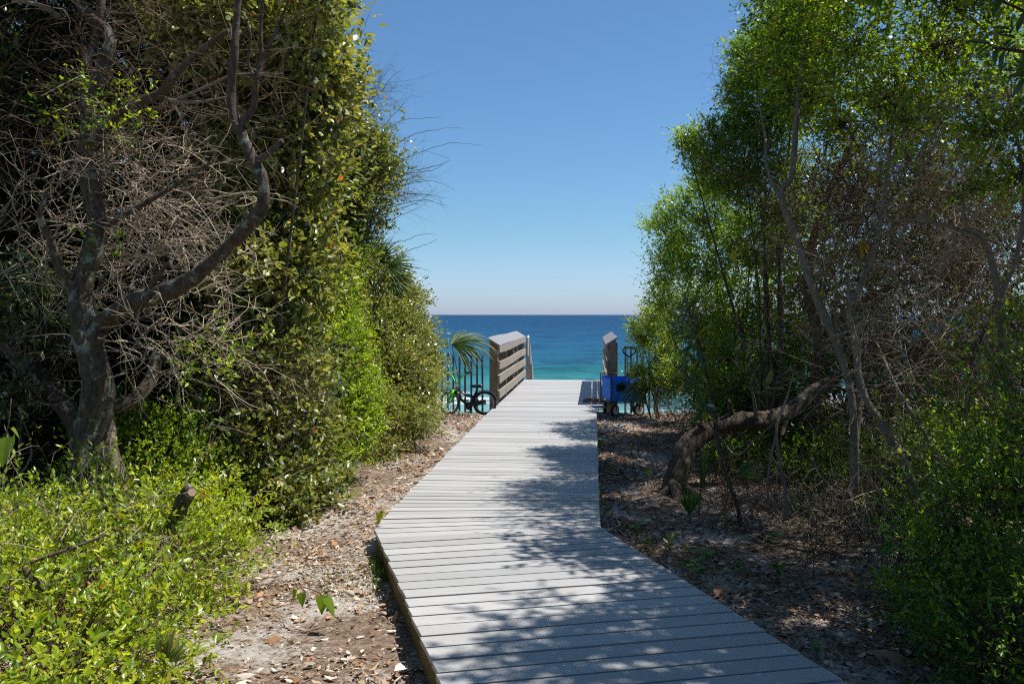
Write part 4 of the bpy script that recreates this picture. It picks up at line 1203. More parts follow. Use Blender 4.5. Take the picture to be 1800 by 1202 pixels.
sapling('slender pale tree forking upward out of the tangled bare twigs', [
    ([(1498, 930, 6.4), (1502, 812, 6.4), (1500, 729, 6.4), (1487, 654, 6.45), (1460, 579, 6.5), (1425, 497, 6.55), (1399, 416, 6.7), (1379, 366, 6.8), (1374, 333, 6.85), (1391, 312, 6.9), (1397, 250, 7.0), (1405, 150, 7.1), (1420, 40, 7.2)], [.034, .032, .031, .030, .030, .028, .027, .026, .025, .024, .022, .018, .012]),
    ([(1504, 790, 6.4), (1512, 700, 6.5), (1508, 650, 6.5), (1504, 608, 6.5), (1492, 548, 6.5), (1508, 512, 6.55), (1540, 430, 6.7), (1560, 300, 6.8), (1580, 120, 6.8)], [.022, .022, .024, .026, .025, .022, .018, .014, .010]),
    ([(1379, 366, 6.8), (1350, 300, 6.9), (1345, 240, 7.1), (1330, 160, 7.4)], [.014, .012, .010, .006])],
    61, blobs=top, nclus=1500, leaf=.044, single=220, age=.30, upb=.35, back=.8, shell=.6, odd=.003, bare=[dict(blobs=twv, n=1700, length=.8, mat=M_twig, rad=(.0018, .006), fork=3)])
sapling('brown leaning sapling rooted in the dark bare twig tangle', [
    ([(1624, 905, 5.9), (1621, 883, 5.9), (1600, 842, 5.9), (1583, 800, 5.95), (1546, 737, 6.0), (1521, 696, 6.1), (1500, 600, 6.3), (1490, 480, 6.5)], [.034, .032, .030, .029, .026, .024, .018, .012])], 62)
sapling('thin pale crooked sapling standing beside the leathery-leaved sapling', [
    ([(1379, 920, 6.3), (1382, 867, 6.3), (1371, 812, 6.3), (1365, 750, 6.3), (1383, 700, 6.35), (1395, 655, 6.4)], [.013, .012, .012, .011, .009, .005]),
    ([(1366, 752, 6.3), (1350, 840, 6.3), (1352, 900, 6.3)], [.008, .009, .01])], 63)
sapling('thin brown sapling slanting down toward the dark green shrub', [
    ([(1680, 880, 5.9), (1675, 858, 5.9), (1650, 808, 5.95), (1633, 775, 6.0), (1579, 687, 6.2), (1540, 600, 6.5)], [.018, .018, .018, .017, .014, .008])], 64)
sapling('dark upright tree standing behind the arching fallen trunk', [
    ([(1440, 880, 8.6), (1425, 760, 8.7), (1432, 680, 8.8), (1440, 600, 8.8), (1420, 500, 8.9), (1440, 380, 8.9), (1500, 250, 8.8)], [.07, .065, .06, .055, .05, .04, .03]),
    ([(1440, 600, 8.8), (1500, 540, 8.7), (1580, 500, 8.6), (1700, 480, 8.2)], [.04, .035, .028, .02])], 65, mat=M_bark2,
    blobs=[(B(1500, 330, 9.4), .95), (B(1700, 420, 9.4), 1.15), (B(1500, 590, 9.6), .9), (B(1700, 680, 9.0), .9), (B(1420, 480, 9.8), .75), (B(1620, 180, 9.2), .9), (B(1850, 500, 8.8), 1.1), (B(1380, 690, 10.0), .55), (B(1800, 150, 8.6), 1.0), (B(1560, 800, 8.4), .55), (B(1440, 790, 9.2), .5)],
    nclus=1800, leaf=.056, age=.25, back=.8, shell=.7)
# two half-hidden leafy sprays close to the path, high up on the right
sapling('pale twiggy bush with bright new leaf sprays high over the bare tangle', [
    ([(1790, 900, 5.4), (1770, 700, 5.5), (1755, 520, 5.5), (1730, 420, 5.5), (1700, 400, 5.5), (1690, 340, 5.5)], [.03, .028, .024, .02, .016, .008]),
    ([(1756, 525, 5.5), (1790, 440, 5.4), (1800, 330, 5.3), (1780, 200, 5.2)], [.018, .016, .012, .008]),
    ([(1732, 424, 5.5), (1640, 390, 5.6), (1540, 390, 5.7), (1440, 395, 5.9)], [.014, .012, .009, .004])], 66,
    blobs=[(B(1745, 225, 5.4), (.28, .3, .10), .8), (B(1700, 330, 5.5), (.16, .2, .08), .6), (B(1790, 300, 5.3), (.2, .3, .16), .8), (B(1600, 275, 5.6), (.12, .2, .06), .5), (B(1790, 560, 5.2), (.16, .25, .14), .7), (B(1480, 130, 6.2), (.3, .3, .1), .7), (B(1610, 205, 5.8), (.22, .3, .08), .6), (B(1720, 590, 5.4), (.22, .25, .2), .4), (B(1700, 700, 5.3), (.25, .25, .2), .4), (B(1600, 750, 5.7), (.25, .25, .2), .3)],
    nclus=190, leaf=.040, single=180, age=.3, upb=.5, bare=[dict(blobs=[(B(1650, 420, 5.9), (.7, .4, .5)), (B(1700, 620, 5.8), (.5, .4, .5)), (B(1620, 250, 6.0), (.6, .4, .4)), (B(1550, 600, 6.2), (.5, .4, .6)), (B(1650, 800, 5.6), (.5, .4, .3))], n=420, length=.6, mat=M_twig_pale, rad=(.0014, .0045), fork=3)])
# canopy beyond the top of the picture; it throws the dappled shade on the near planks
shade = [((2.75, 4.0, 5.35), (.55, .8, .30)), ((3.3, 3.3, 5.4), (.7, .9, .35)), ((2.8, 2.7, 5.2), (.6, .8, .30)), ((3.7, 4.3, 5.5), (.7, .8, .40)), ((2.75, 4.7, 3.75), (.55, .7, .35)), ((2.3, 5.6, 3.95), (.45, .5, .30)), ((3.5, 4.0, 3.9), (.7, .8, .5)), ((2.7, 3.4, 3.55), (.6, .7, .35)), ((3.6, 2.6, 3.6), (.8, .8, .6)), ((2.5, 2.4, 3.3), (.5, .7, .35)), ((4.4, 3.6, 3.4), (.9, 1.2, 1.0)), ((4.6, 5.2, 3.6), (1., 1., 1.1)), ((3.6, 5.4, 4.2), (.7, .7, .5))]
sapling('leafy tree leaning its canopy over the boardwalk from outside the tangle', [
    ([(2650, 1900, 2.9), (2500, 1000, 3.1), (2350, 400, 3.4), (2050, -100, 3.8), (1950, -700, 3.9), (1950, -900, 3.7)], [.07, .06, .05, .045, .035, .02])], 67, mat=M_bark2, far=True, blobs=shade, nclus=2900, leaf=.072, age=.1, back=1.0, shell=.8)
# far right yaupons along the path's edge
shrub('yaupon_tree', 'tall small-leaved tree with dark green top leaning toward the sky gap', 'tree', 71, (2.75, 8.9),
      [(B(1410, 30, 8.9), (.36, .6, .40)), (B(1335, 115, 9.3), (.24, .5, .26)), (B(1325, 190, 9.4), (.30, .6, .34)), (B(1298, 88, 9.2), (.09, .2, .13)), (B(1290, 150, 9.2), (.08, .2, .06)), (B(1205, 246, 9.6), (.10, .2, .08)), (B(1245, 222, 9.5), (.10, .2, .08)), (B(1365, 60, 9.0), (.14, .3, .12)), (B(1350, 180, 9.2), (.45, .6, .45)), (B(1260, 262, 9.4), (.34, .5, .26)), (B(1222, 250, 9.6), (.18, .3, .16)), (B(1310, 290, 9.2), (.48, .6, .40)), (B(1380, 110, 8.6), (.5, .6, .5)), (B(1260, 310, 9.6), (.26, .4, .18)), (B(1360, 360, 9.0), (.45, .6, .45), .7)],
      1250, 6, 8, .040, .48, .17, PAL_RIGHT, M_leaf, single=40, nst=6, r0=.035, stmat=M_bark2, kind='right', agebias=.22, upb=.35, twmat=M_twig_dark,
      bare=dict(blobs=[(B(1275, 130, 8.8), (.12, .2, .28)), (B(1230, 280, 9.5), (.2, .2, .12)), (B(1340, 300, 9.0), (.4, .3, .5))], n=420, length=.34, mat=M_twig_dark, rad=(.001, .0022)))
shrub('yaupon_tree', 'bright backlit green tree leaning over the path toward the wagon', 'tree', 72, (2.9, 11.2),
      [(B(1235, 375, 10.8), (.45, .6, .38)), (B(1185, 400, 11.3), (.30, .5, .32)), (B(1180, 465, 11.8), (.34, .5, .34)), (B(1250, 460, 11.0), (.52, .6, .45)), (B(1320, 430, 10.2), (.5, .6, .5)), (B(1165, 525, 12.2), (.26, .5, .26)), (B(1230, 560, 11.4), (.5, .6, .42)), (B(1300, 560, 10.5), (.5, .6, .45)), (B(1280, 660, 10.4), (.45, .6, .35)), (B(1225, 650, 11.4), (.36, .5, .34)), (B(1360, 620, 10.0), (.45, .6, .5)), (B(1255, 330, 10.6), (.30, .4, .18)), (B(1180, 352, 11.2), (.13, .3, .11)), (B(1150, 395, 11.8), (.12, .2, .10)), (B(1142, 500, 12.3), (.09, .2, .07))],
      1450, 6, 8, .042, .48, .18, PAL_YAU, M_leaf, single=40, nst=7, r0=.035, stmat=M_bark2, kind='yau2', agebias=.12, upb=.35, twmat=M_twig_dark,
      bare=[dict(blobs=[(B(1150, 490, 12.0), (.16, .2, .12)), (B(1250, 600, 11.0), (.5, .3, .6))], n=420, length=.4, mat=M_twig_dark, rad=(.001, .0025)), dict(blobs=[(B(1240, 720, 10.8), (.6, .4, .25)), (B(1185, 735, 12.0), (.3, .3, .2))], n=420, length=.55, mat=M_twig, drift=(0, 0, .5))])
shrub('yaupon_shrub', 'small yellow-green bush right behind the blue wagon', 'shrub', 73, (2.25, 13.2),
      [(B(1128, 590, 13.3), (.19, .3, .24)), (B(1150, 560, 13.2), (.22, .35, .22)), (B(1165, 610, 13.0), (.26, .35, .30)), (B(1124, 652, 13.1), (.15, .25, .14)), (B(1155, 665, 13.0), (.24, .3, .24)), (B(1190, 660, 12.6), (.26, .35, .30)), (B(1112, 572, 13.4), (.07, .2, .07))],
      720, 4, 8, .034, .50, .15, PAL_LIME, M_leaf, single=30, nst=4, r0=.016, stmat=M_bark2, kind='lime', agebias=.05, upb=.35, twmat=M_twig_dark,
      bare=dict(blobs=[(B(1160, 700, 12.9), (.22, .3, .2))], n=160, length=.5, mat=M_twig, drift=(0, 0, 1.0)))

shrub('yaupon_shrub', 'low dark green undergrowth shrub filling the gap behind the arching trunk', 'shrub', 74, (3.6, 8.6),
      [(B(1300, 800, 9.0), (.45, .4, .28)), (B(1380, 830, 8.6), (.45, .4, .30)), (B(1350, 780, 9.3), (.4, .4, .35)), (B(1460, 820, 8.4), (.45, .4, .35)), (B(1270, 720, 10.0), (.35, .4, .30)), (B(1330, 690, 9.6), (.45, .4, .35)), (B(1400, 740, 9.2), (.4, .4, .35))],
      620, 5, 7, .046, .48, .19, PAL_RIGHT, M_leaf, single=60, nst=5, r0=.014, stmat=M_bark2, kind='right', agebias=.1, far=True, twmat=M_twig_dark,
      bare=[dict(blobs=[(B(1300, 860, 8.0), (.55, .4, .25)), (B(1420, 880, 7.4), (.5, .4, .25))], n=240, length=.55, mat=M_twig, rad=(.002, .005), drift=(0, 0, .7))])
shrub('yaupon_shrub', 'low sparse undergrowth shrub among dead sticks at the slender tree foot', 'shrub', 75, (3.0, 6.4),
      [(B(1540, 850, 6.9), (.38, .4, .28)), (B(1620, 830, 6.6), (.38, .4, .32)), (B(1580, 900, 6.3), (.25, .3, .18)), (B(1690, 800, 6.2), (.35, .4, .35)), (B(1460, 890, 7.0), (.3, .3, .2))],
      330, 5, 7, .042, .48, .18, PAL_RIGHT, M_leaf, single=120, nst=4, r0=.012, stmat=M_bark2, kind='right', agebias=.15, twmat=M_twig_dark,
      bare=[dict(blobs=[(B(1480, 930, 6.2), (.5, .5, .22)), (B(1580, 950, 5.6), (.4, .4, .2)), (B(1390, 900, 6.9), (.4, .4, .2))], n=190, length=.55, mat=M_twig_pale, rad=(.002, .006), drift=(0, 0, .5)),
            dict(blobs=[(B(1300, 905, 6.8), (.3, .3, .15)), (B(1560, 880, 6.4), (.5, .4, .3))], n=260, length=.45, mat=M_twig, rad=(.0015, .004), drift=(0, 0, .6), name='dead_sticks')])

# ---- arching trunk on the right
ra = np.random.default_rng(81)
t = thing('arching_trunk', 'thick arching trunk bending over low beside the sandy path', 'tree')
limb(t, [(1178, 905, 7.9), (1186, 856, 7.9), (1196, 815, 7.95), (1206, 788, 8.0), (1232, 764, 8.1), (1265, 750, 8.2), (1300, 741, 8.3), (1345, 738, 8.4), (1392, 722, 8.5), (1430, 690, 8.6), (1470, 660, 8.7)],
     [.135, .115, .105, .095, .092, .09, .088, .086, .082, .078, .065], M_bark2, ra, name='trunk', sides=14)
limb(t, [(1203, 792, 8.0), (1197, 797, 7.92), (1192, 800, 7.88)], [.05, .04, .02], M_bark2, ra, name='knot', sides=8)
for rp0, rr0 in (([(1190, 850, 7.9), (1165, 868, 7.75), (1145, 882, 7.6)], [.06, .035, .012]), ([(1185, 850, 7.85), (1190, 885, 7.55), (1186, 905, 7.3)], [.06, .035, .012]), ([(1195, 850, 7.9), (1225, 872, 7.7), (1250, 890, 7.55)], [.06, .03, .012])):
    limb(t, rp0, rr0, M_bark2, ra, name='root', sides=8)
for rp0, rr0 in (([(1290, 742, 8.3), (1284, 718, 8.2), (1282, 704, 8.15)], [.034, .026, .022]), ([(1385, 724, 8.5), (1378, 752, 8.35), (1374, 766, 8.3)], [.03, .022, .018]), ([(1240, 762, 8.1), (1228, 742, 8.0)], [.034, .022])):
    limb(t, rp0, rr0, M_bark2, ra, name='broken_stub', sides=8)
limb(t, [(1330, 738, 8.3), (1325, 700, 8.2), (1320, 672, 8.1), (1335, 640, 8.0)], [.022, .016, .012, .006], M_bark3, ra, sides=7)
limb(t, [(1262, 765, 8.05), (1295, 800, 7.9), (1330, 770, 7.8), (1365, 740, 7.7)], [.008, .010, .009, .005], M_bark3, ra, sides=6)

# ---- leathery-leaved sapling
def leathery(label, stems, rosettes, seed, leaf=.17, n=11, name='magnolia_sapling', wid=.30):
    rng = np.random.default_rng(seed)
    t = thing(name, label, 'sapling')
    for pts, rad in stems:
        limb(t, pts, rad, M_bark2, rng, name='stem', sides=8, sub=5)
    for (x, y_, d, ax) in rosettes:
        c = B(x, y_, d)
        ax = nrm(np.array(ax, float))
        for i in range(n):
            a = i * 2.4 + rng.uniform(-.3, .3)
            u = nrm(np.cross(ax, [.3, .9, .1])); v = np.cross(ax, u)
            f = i / n
            D = nrm((u * math.cos(a) + v * math.sin(a)) * (.55 + .55 * (1 - f)) + ax * (.25 + .9 * f) + np.array([0, 0, -.25 * (1 - f)]))
            Nn = nrm(ax + .6 * UP + rng.normal(0, .25, 3))
            s = leaf * rng.uniform(.7, 1.15)
            base = c - ax * (1 - f) * .10 + rng.normal(0, .008, 3)
            me = single_leaf('mag', wid, PAL_MAG, int(rng.integers(8)) if rng.random() < .35 else int(rng.integers(4)), .10, .22)
            if not me.materials:
                me.materials.append(M_leaf_m)
            o = bpy.data.objects.new('leaf', me); COL.objects.link(o); o.parent = t
            S = nrm(np.cross(Nn, D)); Z = np.cross(D, S)
            o.matrix_world = Matrix(((D[0] * s, S[0] * s, Z[0] * s, base[0]), (D[1] * s, S[1] * s, Z[1] * s, base[1]), (D[2] * s, S[2] * s, Z[2] * s, base[2]), (0, 0, 0, 1)))
    return t
leathery('magnolia-like sapling with big leathery leaves in front of the arching trunk', [
    ([(1302, 925, 6.6), (1294, 882, 6.6), (1268, 809, 6.7), (1257, 736, 6.8), (1246, 674, 6.85), (1224, 586, 6.9), (1210, 542, 6.9)], [.016, .017, .017, .016, .014, .011, .007]),
    ([(1246, 676, 6.85), (1222, 668, 6.8), (1200, 660, 6.75)], [.008, .006, .004]), ([(1250, 700, 6.85), (1290, 680, 6.8), (1310, 655, 6.75)], [.009, .007, .005]),
    ([(1262, 765, 6.8), (1245, 740, 6.75), (1236, 720, 6.7)], [.007, .006, .005]), ([(1300, 668, 6.78), (1325, 600, 6.8), (1305, 560, 6.8)], [.007, .007, .004])],
    [(1208, 540, 6.9, (-.1, 0, 1)), (1216, 585, 6.85, (-.5, -.2, .8)), (1202, 655, 6.75, (-.6, -.3, .6)), (1232, 640, 6.8, (.2, -.3, .9)), (1312, 650, 6.75, (.3, -.3, .8)), (1290, 610, 6.8, (0, -.2, .9)), (1236, 715, 6.7, (-.2, -.5, .4)), (1345, 680, 6.9, (.5, -.2, .6))], 83)
leathery('leathery dark green branch hanging over the bare tangle from above', [
    ([(2300, -200, 4.6), (2000, 40, 4.6), (1850, 90, 4.55), (1745, 85, 4.5)], [.03, .018, .012, .006]), ([(1900, 75, 4.57), (1800, 20, 4.5), (1740, -5, 4.5)], [.01, .008, .005])],
    [(1738, 78, 4.5, (-1, -.2, .2)), (1775, 48, 4.5, (-.6, -.3, .6)), (1800, 120, 4.5, (-.5, -.4, .2)), (1745, -10, 4.5, (-.8, -.2, .4))], 84, leaf=.13, n=9, name='magnolia_branch')

# ------------------------------------------------------------------ palms
def frond(parent, hub, axis, spread, n, length, droop, rng, petiole_from, pal, width=.022, normal=(0, 0, 1)):
    """a fan leaf: petiole plus separate folded leaflets"""
    hub = np.array(hub, float)
    m = MB()
    pf = np.array(petiole_from, float)
    md = (hub + pf) / 2 + np.array([0, 0, .06 * np.linalg.norm(hub - pf)])
    m.tube(catmull([pf, md, hub], 5), [.008] * 6 + [.007] * 4 + [.006], 6)
    fr = m.build('frond', M_frond_stem, parent, smooth=True)
    axis = nrm(np.array(axis, float))
    nn = np.array(normal, float); nn = nrm(nn - axis * nn.dot(axis))
    sd = np.cross(nn, axis)
    for i in range(n):
        a = (i / (n - 1) - .5) * spread + rng.normal(0, .02)
        d = axis * math.cos(a) + sd * math.sin(a)
        L = length * (1 - .22 * abs(i / (n - 1) - .5) * 2) * rng.uniform(.88, 1.08)
        K = 7
        V = []
        p = hub.copy(); dd = d.copy()
        for k in range(K):
            f = k / (K - 1)
            w = width * (0.35 + 1.3 * f if f < .5 else 1.0 - 1.0 * (f - .5) / .5 * .97)
            s_ = nrm(np.cross(dd, nn) if abs(dd.dot(nn)) < .95 else sd)
            V += [p - s_ * w / 2 + nn * w * .35, p, p + s_ * w / 2 + nn * w * .35]
            dd = nrm(dd + np.array([0, 0, -droop * (0.25 + f * 1.4) * rng.uniform(.7, 1.3)]))
            p = p + dd * L / (K - 1)
        Fs = []
        for k in range(K - 1):
            Fs += [(k * 3, k * 3 + 1, k * 3 + 4, k * 3 + 3), (k * 3 + 1, k * 3 + 2, k * 3 + 5, k * 3 + 4)]
        c = leaf_colors(rng, 1, np.array([rng.uniform(.1, .9)]), pal)
        cc = np.repeat(c, K * 3, 0)
        if rng.random() < .4:
            cc[-6:] = np.array((.30, .24, .12)) * rng.uniform(.7, 1.1)
        link('leaflet', np_mesh('leaflet', np.array(V), np.array(Fs), cc, smooth=False), M_frond, fr)
M_frond_stem = plain('green_stalk', (0.10, 0.14, 0.035), 0.5)
PAL_PALM = ((.025, .065, .015), (.06, .12, .025), (.14, .20, .05))
rp_ = np.random.default_rng(91)
t = thing('cabbage_palm', 'small fan palm arching its drooping frond over the bicycle', 'palm')
frond(t, B(794, 606, 13.3), (1, .10, .42), 2.5, 32, .80, .30, rp_, B(812, 705, 13.5), PAL_PALM, .034, (-.2, -.75, .9))
frond(t, B(788, 612, 13.9), (-.6, .1, .8), 1.4, 9, .32, .20, rp_, B(806, 700, 13.4), PAL_PALM, .024, (0, -.6, .8))
t = thing('cabbage_palm', 'fan palm with pale spiky fronds on top of the olive hedge', 'palm')
for hub, ax, L in ((B(668, 462, 11.0), (.6, -.3, .8), .45), (B(680, 470, 11.0), (1, -.3, .15), .48), (B(690, 488, 11.0), (.8, -.3, -.5), .38), (B(660, 455, 11.1), (.1, -.2, 1), .42), (B(672, 480, 10.9), (.3, -.8, .4), .4)):
    frond(t, hub, ax, 1.9, 13, L, .10, rp_, B(655, 560, 11.3), PAL_PALM, .028, (-.3, -.7, .6))
t = thing('cabbage_palm', 'dark fan palm frond drooping in front of the blue wagon', 'palm')
frond(t, B(1142, 682, 12.9), (-1, -.1, .12), 1.9, 17, .52, .34, rp_, B(1195, 745, 12.7), PAL_PALM, .028, (0, -.7, .8))
frond(t, B(1170, 740, 12.6), (.1, -.4, -.2), 1.8, 11, .32, .22, rp_, B(1205, 755, 12.5), PAL_PALM, .024, (0, -.7, .8))
t = thing('palmetto', 'bright upright palmetto seedling on the mulch by the arching trunk', 'palm')
frond(t, B(1212, 905, 6.75), (0, -.1, 1), 1.0, 14, .26, .03, rp_, B(1213, 920, 6.75), ((.05, .11, .02), (.10, .19, .03), (.18, .27, .05)), .018, (0, -1, 0))
t = thing('palmetto', 'grey-green palmetto fan half hidden under the arching trunk', 'palm')
frond(t, B(1292, 838, 7.2), (.9, -.2, .5), 1.1, 12, .30, .06, rp_, B(1270, 905, 7.2), PAL_PALM, .018, (0, -.7, .6))
frond(t, B(1232, 858, 7.0), (.15, 0, 1), .35, 4, .38, .02, rp_, B(1228, 905, 7.0), PAL_PALM, .02, (0, -1, 0))
t = thing('palmetto', 'grey-green palmetto blades sticking out of the lime green shrub', 'palm')
frond(t, B(292, 1160, 3.45), (.35, -.3, .9), 1.5, 9, .17, .03, rp_, B(285, 1200, 3.5), ((.12, .16, .08), (.22, .27, .14), (.36, .40, .22)), .028, (0, -1, .3))

# ------------------------------------------------------------------ vines and seedlings
def heart_leaf(t, c, size, yaw, tilt, col, rng):
    o2 = [(0, 0), (.02, .22), (-.10, .30), (.22, .34), (.60, .20), (1.0, 0)]
    V = [(x, y_, -.10 * x * x + .18 * abs(y_)) for x, y_ in o2] + [(x, -y_, -.10 * x * x + .18 * abs(y_)) for x, y_ in o2[1:5]]
    V += [(.3, 0, -.01), (.62, 0, -.04)]
    Fs = [(0, 10, 3, 1), (1, 3, 2), (10, 11, 4, 3), (11, 5, 4), (0, 6, 8, 10), (6, 7, 8), (10, 8, 9, 11), (11, 9, 5)]
    Rm = Matrix.Rotation(yaw, 3, 'Z') @ Matrix.Rotation(tilt, 3, 'Y') @ Matrix.Rotation(rng.uniform(-.5, .5), 3, 'X')
    P = [(Rm @ Vector(v)) * size + Vector(c) for v in V]
    me = bpy.data.meshes.new('leaf'); me.from_pydata([tuple(p) for p in P], [], Fs)
    a = me.attributes.new('col', 'FLOAT_COLOR', 'POINT')
    for d_ in a.data:
        d_.color = (*col, 1)
    link('leaf', me, M_leaf_v, t)
def vine(label, stempx, leaves, seed, name='greenbrier_vine', col=(.16, .26, .02)):
    rng = np.random.default_rng(seed)
    t = thing(name, label, 'vine')
    limb(t, stempx, [.004] * (len(stempx) - 1) + [.002], M_twig, rng, name='stem', sides=5, sub=4)
    for (x, y_, d, s, yaw, tilt) in leaves:
        heart_leaf(t, B(x, y_, d), s, R(yaw), R(tilt), tuple(np.array(col) * rng.uniform(.75, 1.25)), rng)
vine('greenbrier vine with heart-shaped lime leaves on the mulch by the lime shrub', [(600, 1092, 4.62), (585, 1080, 4.6), (572, 1062, 4.55), (562, 1042, 4.5), (530, 1030, 4.55)],
     [(566, 1046, 4.5, .10, -75, 75), (572, 1050, 4.48, .115, -30, 50), (520, 1035, 4.6, .065, -120, 70), (530, 1042, 4.58, .075, -70, 65)], 101)
vine('two small yellow-green vine leaves at the corner of the boardwalk', [(664, 925, 6.1), (666, 910, 6.05), (672, 898, 6.05)], [(668, 900, 6.05, .085, -110, 75), (672, 896, 6.05, .07, 20, 60)], 102, col=(.26, .28, .02))
vine('lime green vine leaves hanging before the crooked tree trunk base', [(-20, 800, 4.6), (5, 770, 4.55), (14, 750, 4.5), (20, 700, 4.5)], [(10, 768, 4.5, .16, -80, 70), (20, 752, 4.55, .07, 10, 50)], 103, col=(.20, .30, .03))
vine('three dark green rounded vine leaves in front of the shaded shrub', [(1520, 1080, 4.9), (1548, 1000, 4.85), (1552, 930, 4.8), (1556, 910, 4.8)], [(1560, 920, 4.8, .09, 200, 40), (1570, 955, 4.75, .10, 190, 30), (1560, 998, 4.75, .095, 185, 30)], 104, col=(.06, .17, .02))
vine('yellow and brown vine leaves caught in the bare tangle', [(1525, 470, 6.2), (1515, 445, 6.15), (1512, 420, 6.1)], [(1512, 425, 6.1, .12, -80, 75), (1520, 430, 6.12, .08, -60, 60)], 105, col=(.34, .22, .02))
vine('glowing yellow vine leaf among the backlit green tree leaves', [(1300, 480, 8.8), (1292, 455, 8.8), (1288, 440, 8.8)], [(1288, 445, 8.8, .12, -90, 60)], 106, col=(.42, .36, .02))

def seedling(label, x, y_, d, s, n, seed, col=(.10, .20, .02)):
    rng = np.random.default_rng(seed)
    t = thing('seedling', label, 'seedling', group='green seedlings on the shaded mulch')
    b0 = B(x, y_, d); b0[2] = float(gz(b0[0], b0[1])) - .01
    tip = b0 + np.array([rng.normal(0, .02), 0, s])
    link('stem', stem_mesh([b0, (b0 + tip) / 2 + rng.normal(0, .008, 3), tip], .003, .0015, rng, 5, 3), M_frond_stem, t)
    f = rng.uniform(.3, 1, n)
    P = b0 + (tip - b0) * f[:, None]
    a = rng.uniform(0, 6.28, n)
    D = np.stack([np.cos(a), np.sin(a), rng.uniform(.1, .8, n)], 1)
    for i in range(n):
        V, Fq = leaves_np(P[i:i + 1], D[i:i + 1], np.array([[0, -.3, 1.0]]) + rng.normal(0, .2, (1, 3)), [s * rng.uniform(.4, .7)], [s * .26])
        link('leaf', np_mesh('leaf', V, Fq, np.repeat(np.array([col]) * rng.uniform(.7, 1.3), 6, 0)), M_leaf, t)
for i, (x, y_, s) in enumerate([(1057, 792, .16), (1062, 826, .14), (1072, 838, .12), (1052, 868, .13), (1061, 905, .12), (1125, 948, .15), (1132, 965, .11), (1176, 975, .13), (1218, 1012, .16), (1226, 1022, .13), (1246, 1002, .12), (1345, 1105, .12), (1370, 1018, .14), (1275, 930, .12), (1355, 960, .13), (1110, 800, .12), (1140, 850, .14), (1095, 880, .10), (1300, 1010, .1), (1440, 1170, .08)]):
    seedling('small bright green seedling sprouting from the shaded mulch beside the boardwalk', x, y_, 2483 / (y_ - 553), s, 7, 200 + i)

# ------------------------------------------------------------------ ground cover
def scatter_ok(X, Y, margin=.03):
    xl = np.array([XL(v) for v in Y]) - margin; xr = np.array([XR(v) for v in Y]) + margin
    return (X < xl) | (X > xr)
def litter(name, label, seed, n, xr_, yr_, cols, size, tilt=.5, wid=(.35, .6), near=1.3):
    rng = np.random.default_rng(seed)
    Y = yr_[0] + (yr_[1] - yr_[0]) * rng.random(n) ** near
    X = rng.uniform(xr_[0], xr_[1], n)
    ok = scatter_ok(X, Y)
    X, Y = X[ok], Y[ok]
    pat = np.sin(X * 3.1 + Y * 1.7 + 1) + np.sin(X * 1.3 - Y * 2.9) + .7 * np.sin(X * 7 + Y * 5.1)
    ok = rng.random(len(X)) < np.clip(.72 + .38 * pat, .16, 1)
    X, Y = X[ok], Y[ok]
    k = len(X)
    P = np.stack([X, Y, gz(X, Y) + rng.uniform(.002, .022, k)], 1)
    a = rng.uniform(0, 6.28, k)
    D = np.stack([np.cos(a), np.sin(a), rng.normal(0, .22, k)], 1)
    Nn = nrm(UP + rng.normal(0, tilt, (k, 3)))
    Nn[:, 2] = np.abs(Nn[:, 2])
    L = size * rng.lognormal(0, .35, k)
    V, Fq = (leaves_np if size > .03 else kites_np)(P, D, Nn, L, L * rng.uniform(wid[0], wid[1], k), rng.normal(0, .22, k), rng.normal(0, .15, k))
    c = np.array(cols)[rng.integers(0, len(cols), k)] * rng.uniform(.65, 1.25, (k, 1))
    o = link(name, np_mesh(name, V, Fq, np.repeat(c, 6 if size > .03 else 4, 0)), M_litter, None, 'stuff')
    o['label'] = label; o['category'] = 'leaf litter'
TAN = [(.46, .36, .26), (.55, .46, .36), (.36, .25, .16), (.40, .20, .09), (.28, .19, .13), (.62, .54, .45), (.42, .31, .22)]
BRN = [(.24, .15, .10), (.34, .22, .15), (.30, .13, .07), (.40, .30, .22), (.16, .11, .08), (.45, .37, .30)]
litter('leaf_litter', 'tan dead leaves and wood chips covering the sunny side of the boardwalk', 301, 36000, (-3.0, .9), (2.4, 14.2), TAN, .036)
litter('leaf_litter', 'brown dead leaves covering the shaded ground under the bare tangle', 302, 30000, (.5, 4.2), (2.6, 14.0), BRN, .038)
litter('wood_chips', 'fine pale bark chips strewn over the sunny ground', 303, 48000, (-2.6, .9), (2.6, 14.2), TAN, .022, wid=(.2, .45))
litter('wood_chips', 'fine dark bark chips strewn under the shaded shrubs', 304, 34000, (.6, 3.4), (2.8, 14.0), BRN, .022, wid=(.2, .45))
def ground_twigs(name, label, seed, n, xr_, yr_, mat):
    rng = np.random.default_rng(seed)
    X = rng.uniform(*xr_, n); Y = rng.uniform(*yr_, n)
    ok = scatter_ok(X, Y, .16); X, Y = X[ok], Y[ok]; k = len(X)
    a = rng.uniform(0, 6.28, k); L = rng.lognormal(-2.2, .5, k)
    pts = []
    for i in range(5):
        x, yy = X + np.cos(a) * L * i / 4, Y + np.sin(a) * L * i / 4
        pts.append(np.stack([x, yy, gz(x, yy) + .012 + rng.uniform(0, .015, k)], 1)); a = a + rng.normal(0, .25, k)
    A = np.stack(pts, 1)
    V, Fq = tubes_np(A, rng.uniform(.0012, .0035, (k, 1)) * np.linspace(1, .5, 5)[None], 3)
    o = link(name, np_mesh(name, V, Fq), mat, None, 'stuff'); o['label'] = label; o['category'] = 'twigs'
ground_twigs('fallen_twigs', 'small dead twigs lying on the sunny mulch', 311, 800, (-2.6, .8), (2.6, 13.5), M_twig_pale)
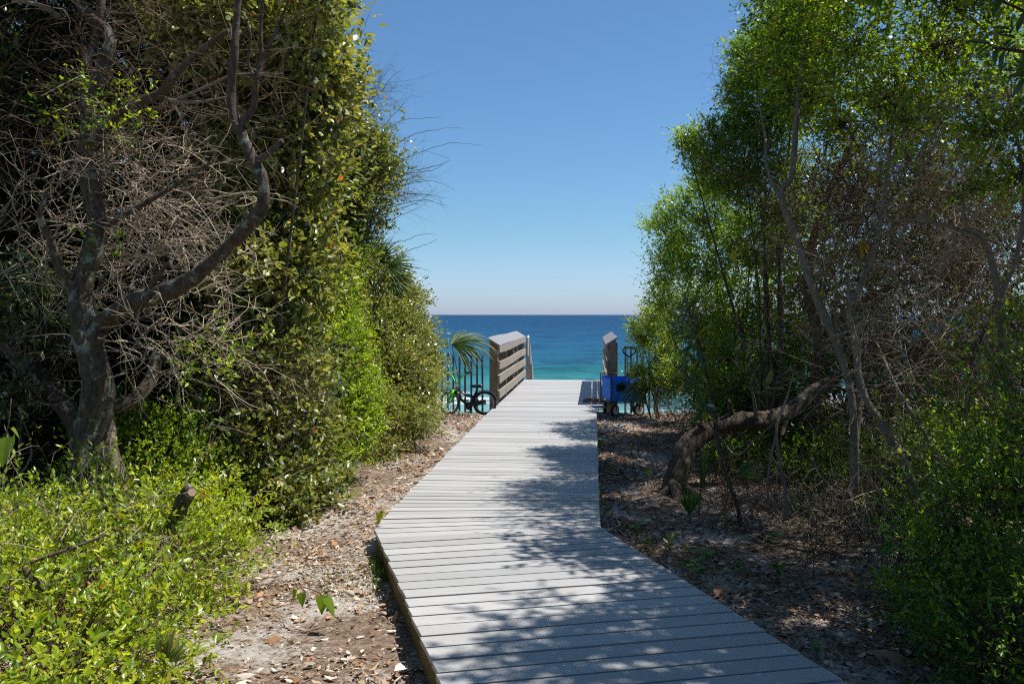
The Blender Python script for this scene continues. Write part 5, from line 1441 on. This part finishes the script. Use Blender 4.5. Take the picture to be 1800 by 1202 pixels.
ground_twigs('fallen_twigs', 'small dead twigs lying on the shaded mulch', 312, 1400, (.8, 4.0), (2.8, 13.5), M_twig)
def grass(name, label, seed, spots, h, cols):
    rng = np.random.default_rng(seed)
    P = []
    for x, yy, rx, ry, n in spots:
        P.append(np.stack([rng.normal(x, rx, n), rng.normal(yy, ry, n)], 1))
    P = np.concatenate(P)
    P = P[scatter_ok(P[:, 0], P[:, 1], .005)]
    k = len(P)
    P3 = np.column_stack([P, gz(P[:, 0], P[:, 1])])
    D = np.column_stack([rng.normal(0, .45, (k, 2)), np.ones(k)])
    V, Fq = leaves_np(P3, D, np.column_stack([rng.normal(size=(k, 2)), np.full(k, .3)]), h * rng.uniform(.5, 1.3, k), np.full(k, .0035), .1, rng.uniform(.0, .4, k))
    c = np.array(cols)[rng.integers(0, len(cols), k)]
    o = link(name, np_mesh(name, V, Fq, np.repeat(c, 6, 0)), M_grass, None, 'stuff'); o['label'] = label; o['category'] = 'grass'
g1 = B(672, 990, 5.65); g2 = B(612, 1008, 5.4)
grass('grass', 'sparse pale green grass patch on the mulch beside the boardwalk', 321, [(g2[0], g2[1], .16, .22, 420), (g2[0] + .1, g2[1] - .15, .2, .2, 150)], .03, [(.16, .21, .04), (.22, .25, .07), (.28, .27, .12)])
grass('grass_tuft', 'bright green grass tuft against the boardwalk edge', 322, [(g1[0] + .02, g1[1], .035, .10, 130), (g1[0] + .05, g1[1] - .25, .03, .12, 60)], .085, [(.10, .22, .02), (.07, .16, .02)])
g3 = B(835, 728, 13.8)
grass('grass', 'dry yellowish grass on the bluff edge under the bicycle', 323, [(g3[0], 13.85, .18, .10, 220), (g3[0] - .3, 13.9, .25, .08, 120)], .045, [(.28, .26, .10), (.34, .30, .16)])

# ------------------------------------------------------------------ put each plant's origin at its base
bpy.context.view_layer.update()
for o in [o for o in COL.objects if o.type == 'EMPTY' and o.parent is None and o.location.length < 1e-6]:
    pts = []
    for c in o.children:
        if c.type == 'MESH' and len(c.data.vertices):
            bb = [c.matrix_world @ Vector(v) for v in c.bound_box]
            pts.append(min(bb, key=lambda v: v.z).z); pts_c = sum(bb, Vector()) / 8
            o['_x'] = o.get('_x', 0.0) + pts_c.x; o['_y'] = o.get('_y', 0.0) + pts_c.y; o['_n'] = o.get('_n', 0) + 1
    if not pts:
        continue
    b_ = Vector((o['_x'] / o['_n'], o['_y'] / o['_n'], min(pts)))
    for k_ in ('_x', '_y', '_n'):
        del o[k_]
    o.location = b_
    for c in o.children:
        c.matrix_parent_inverse = Matrix.Translation(-b_)
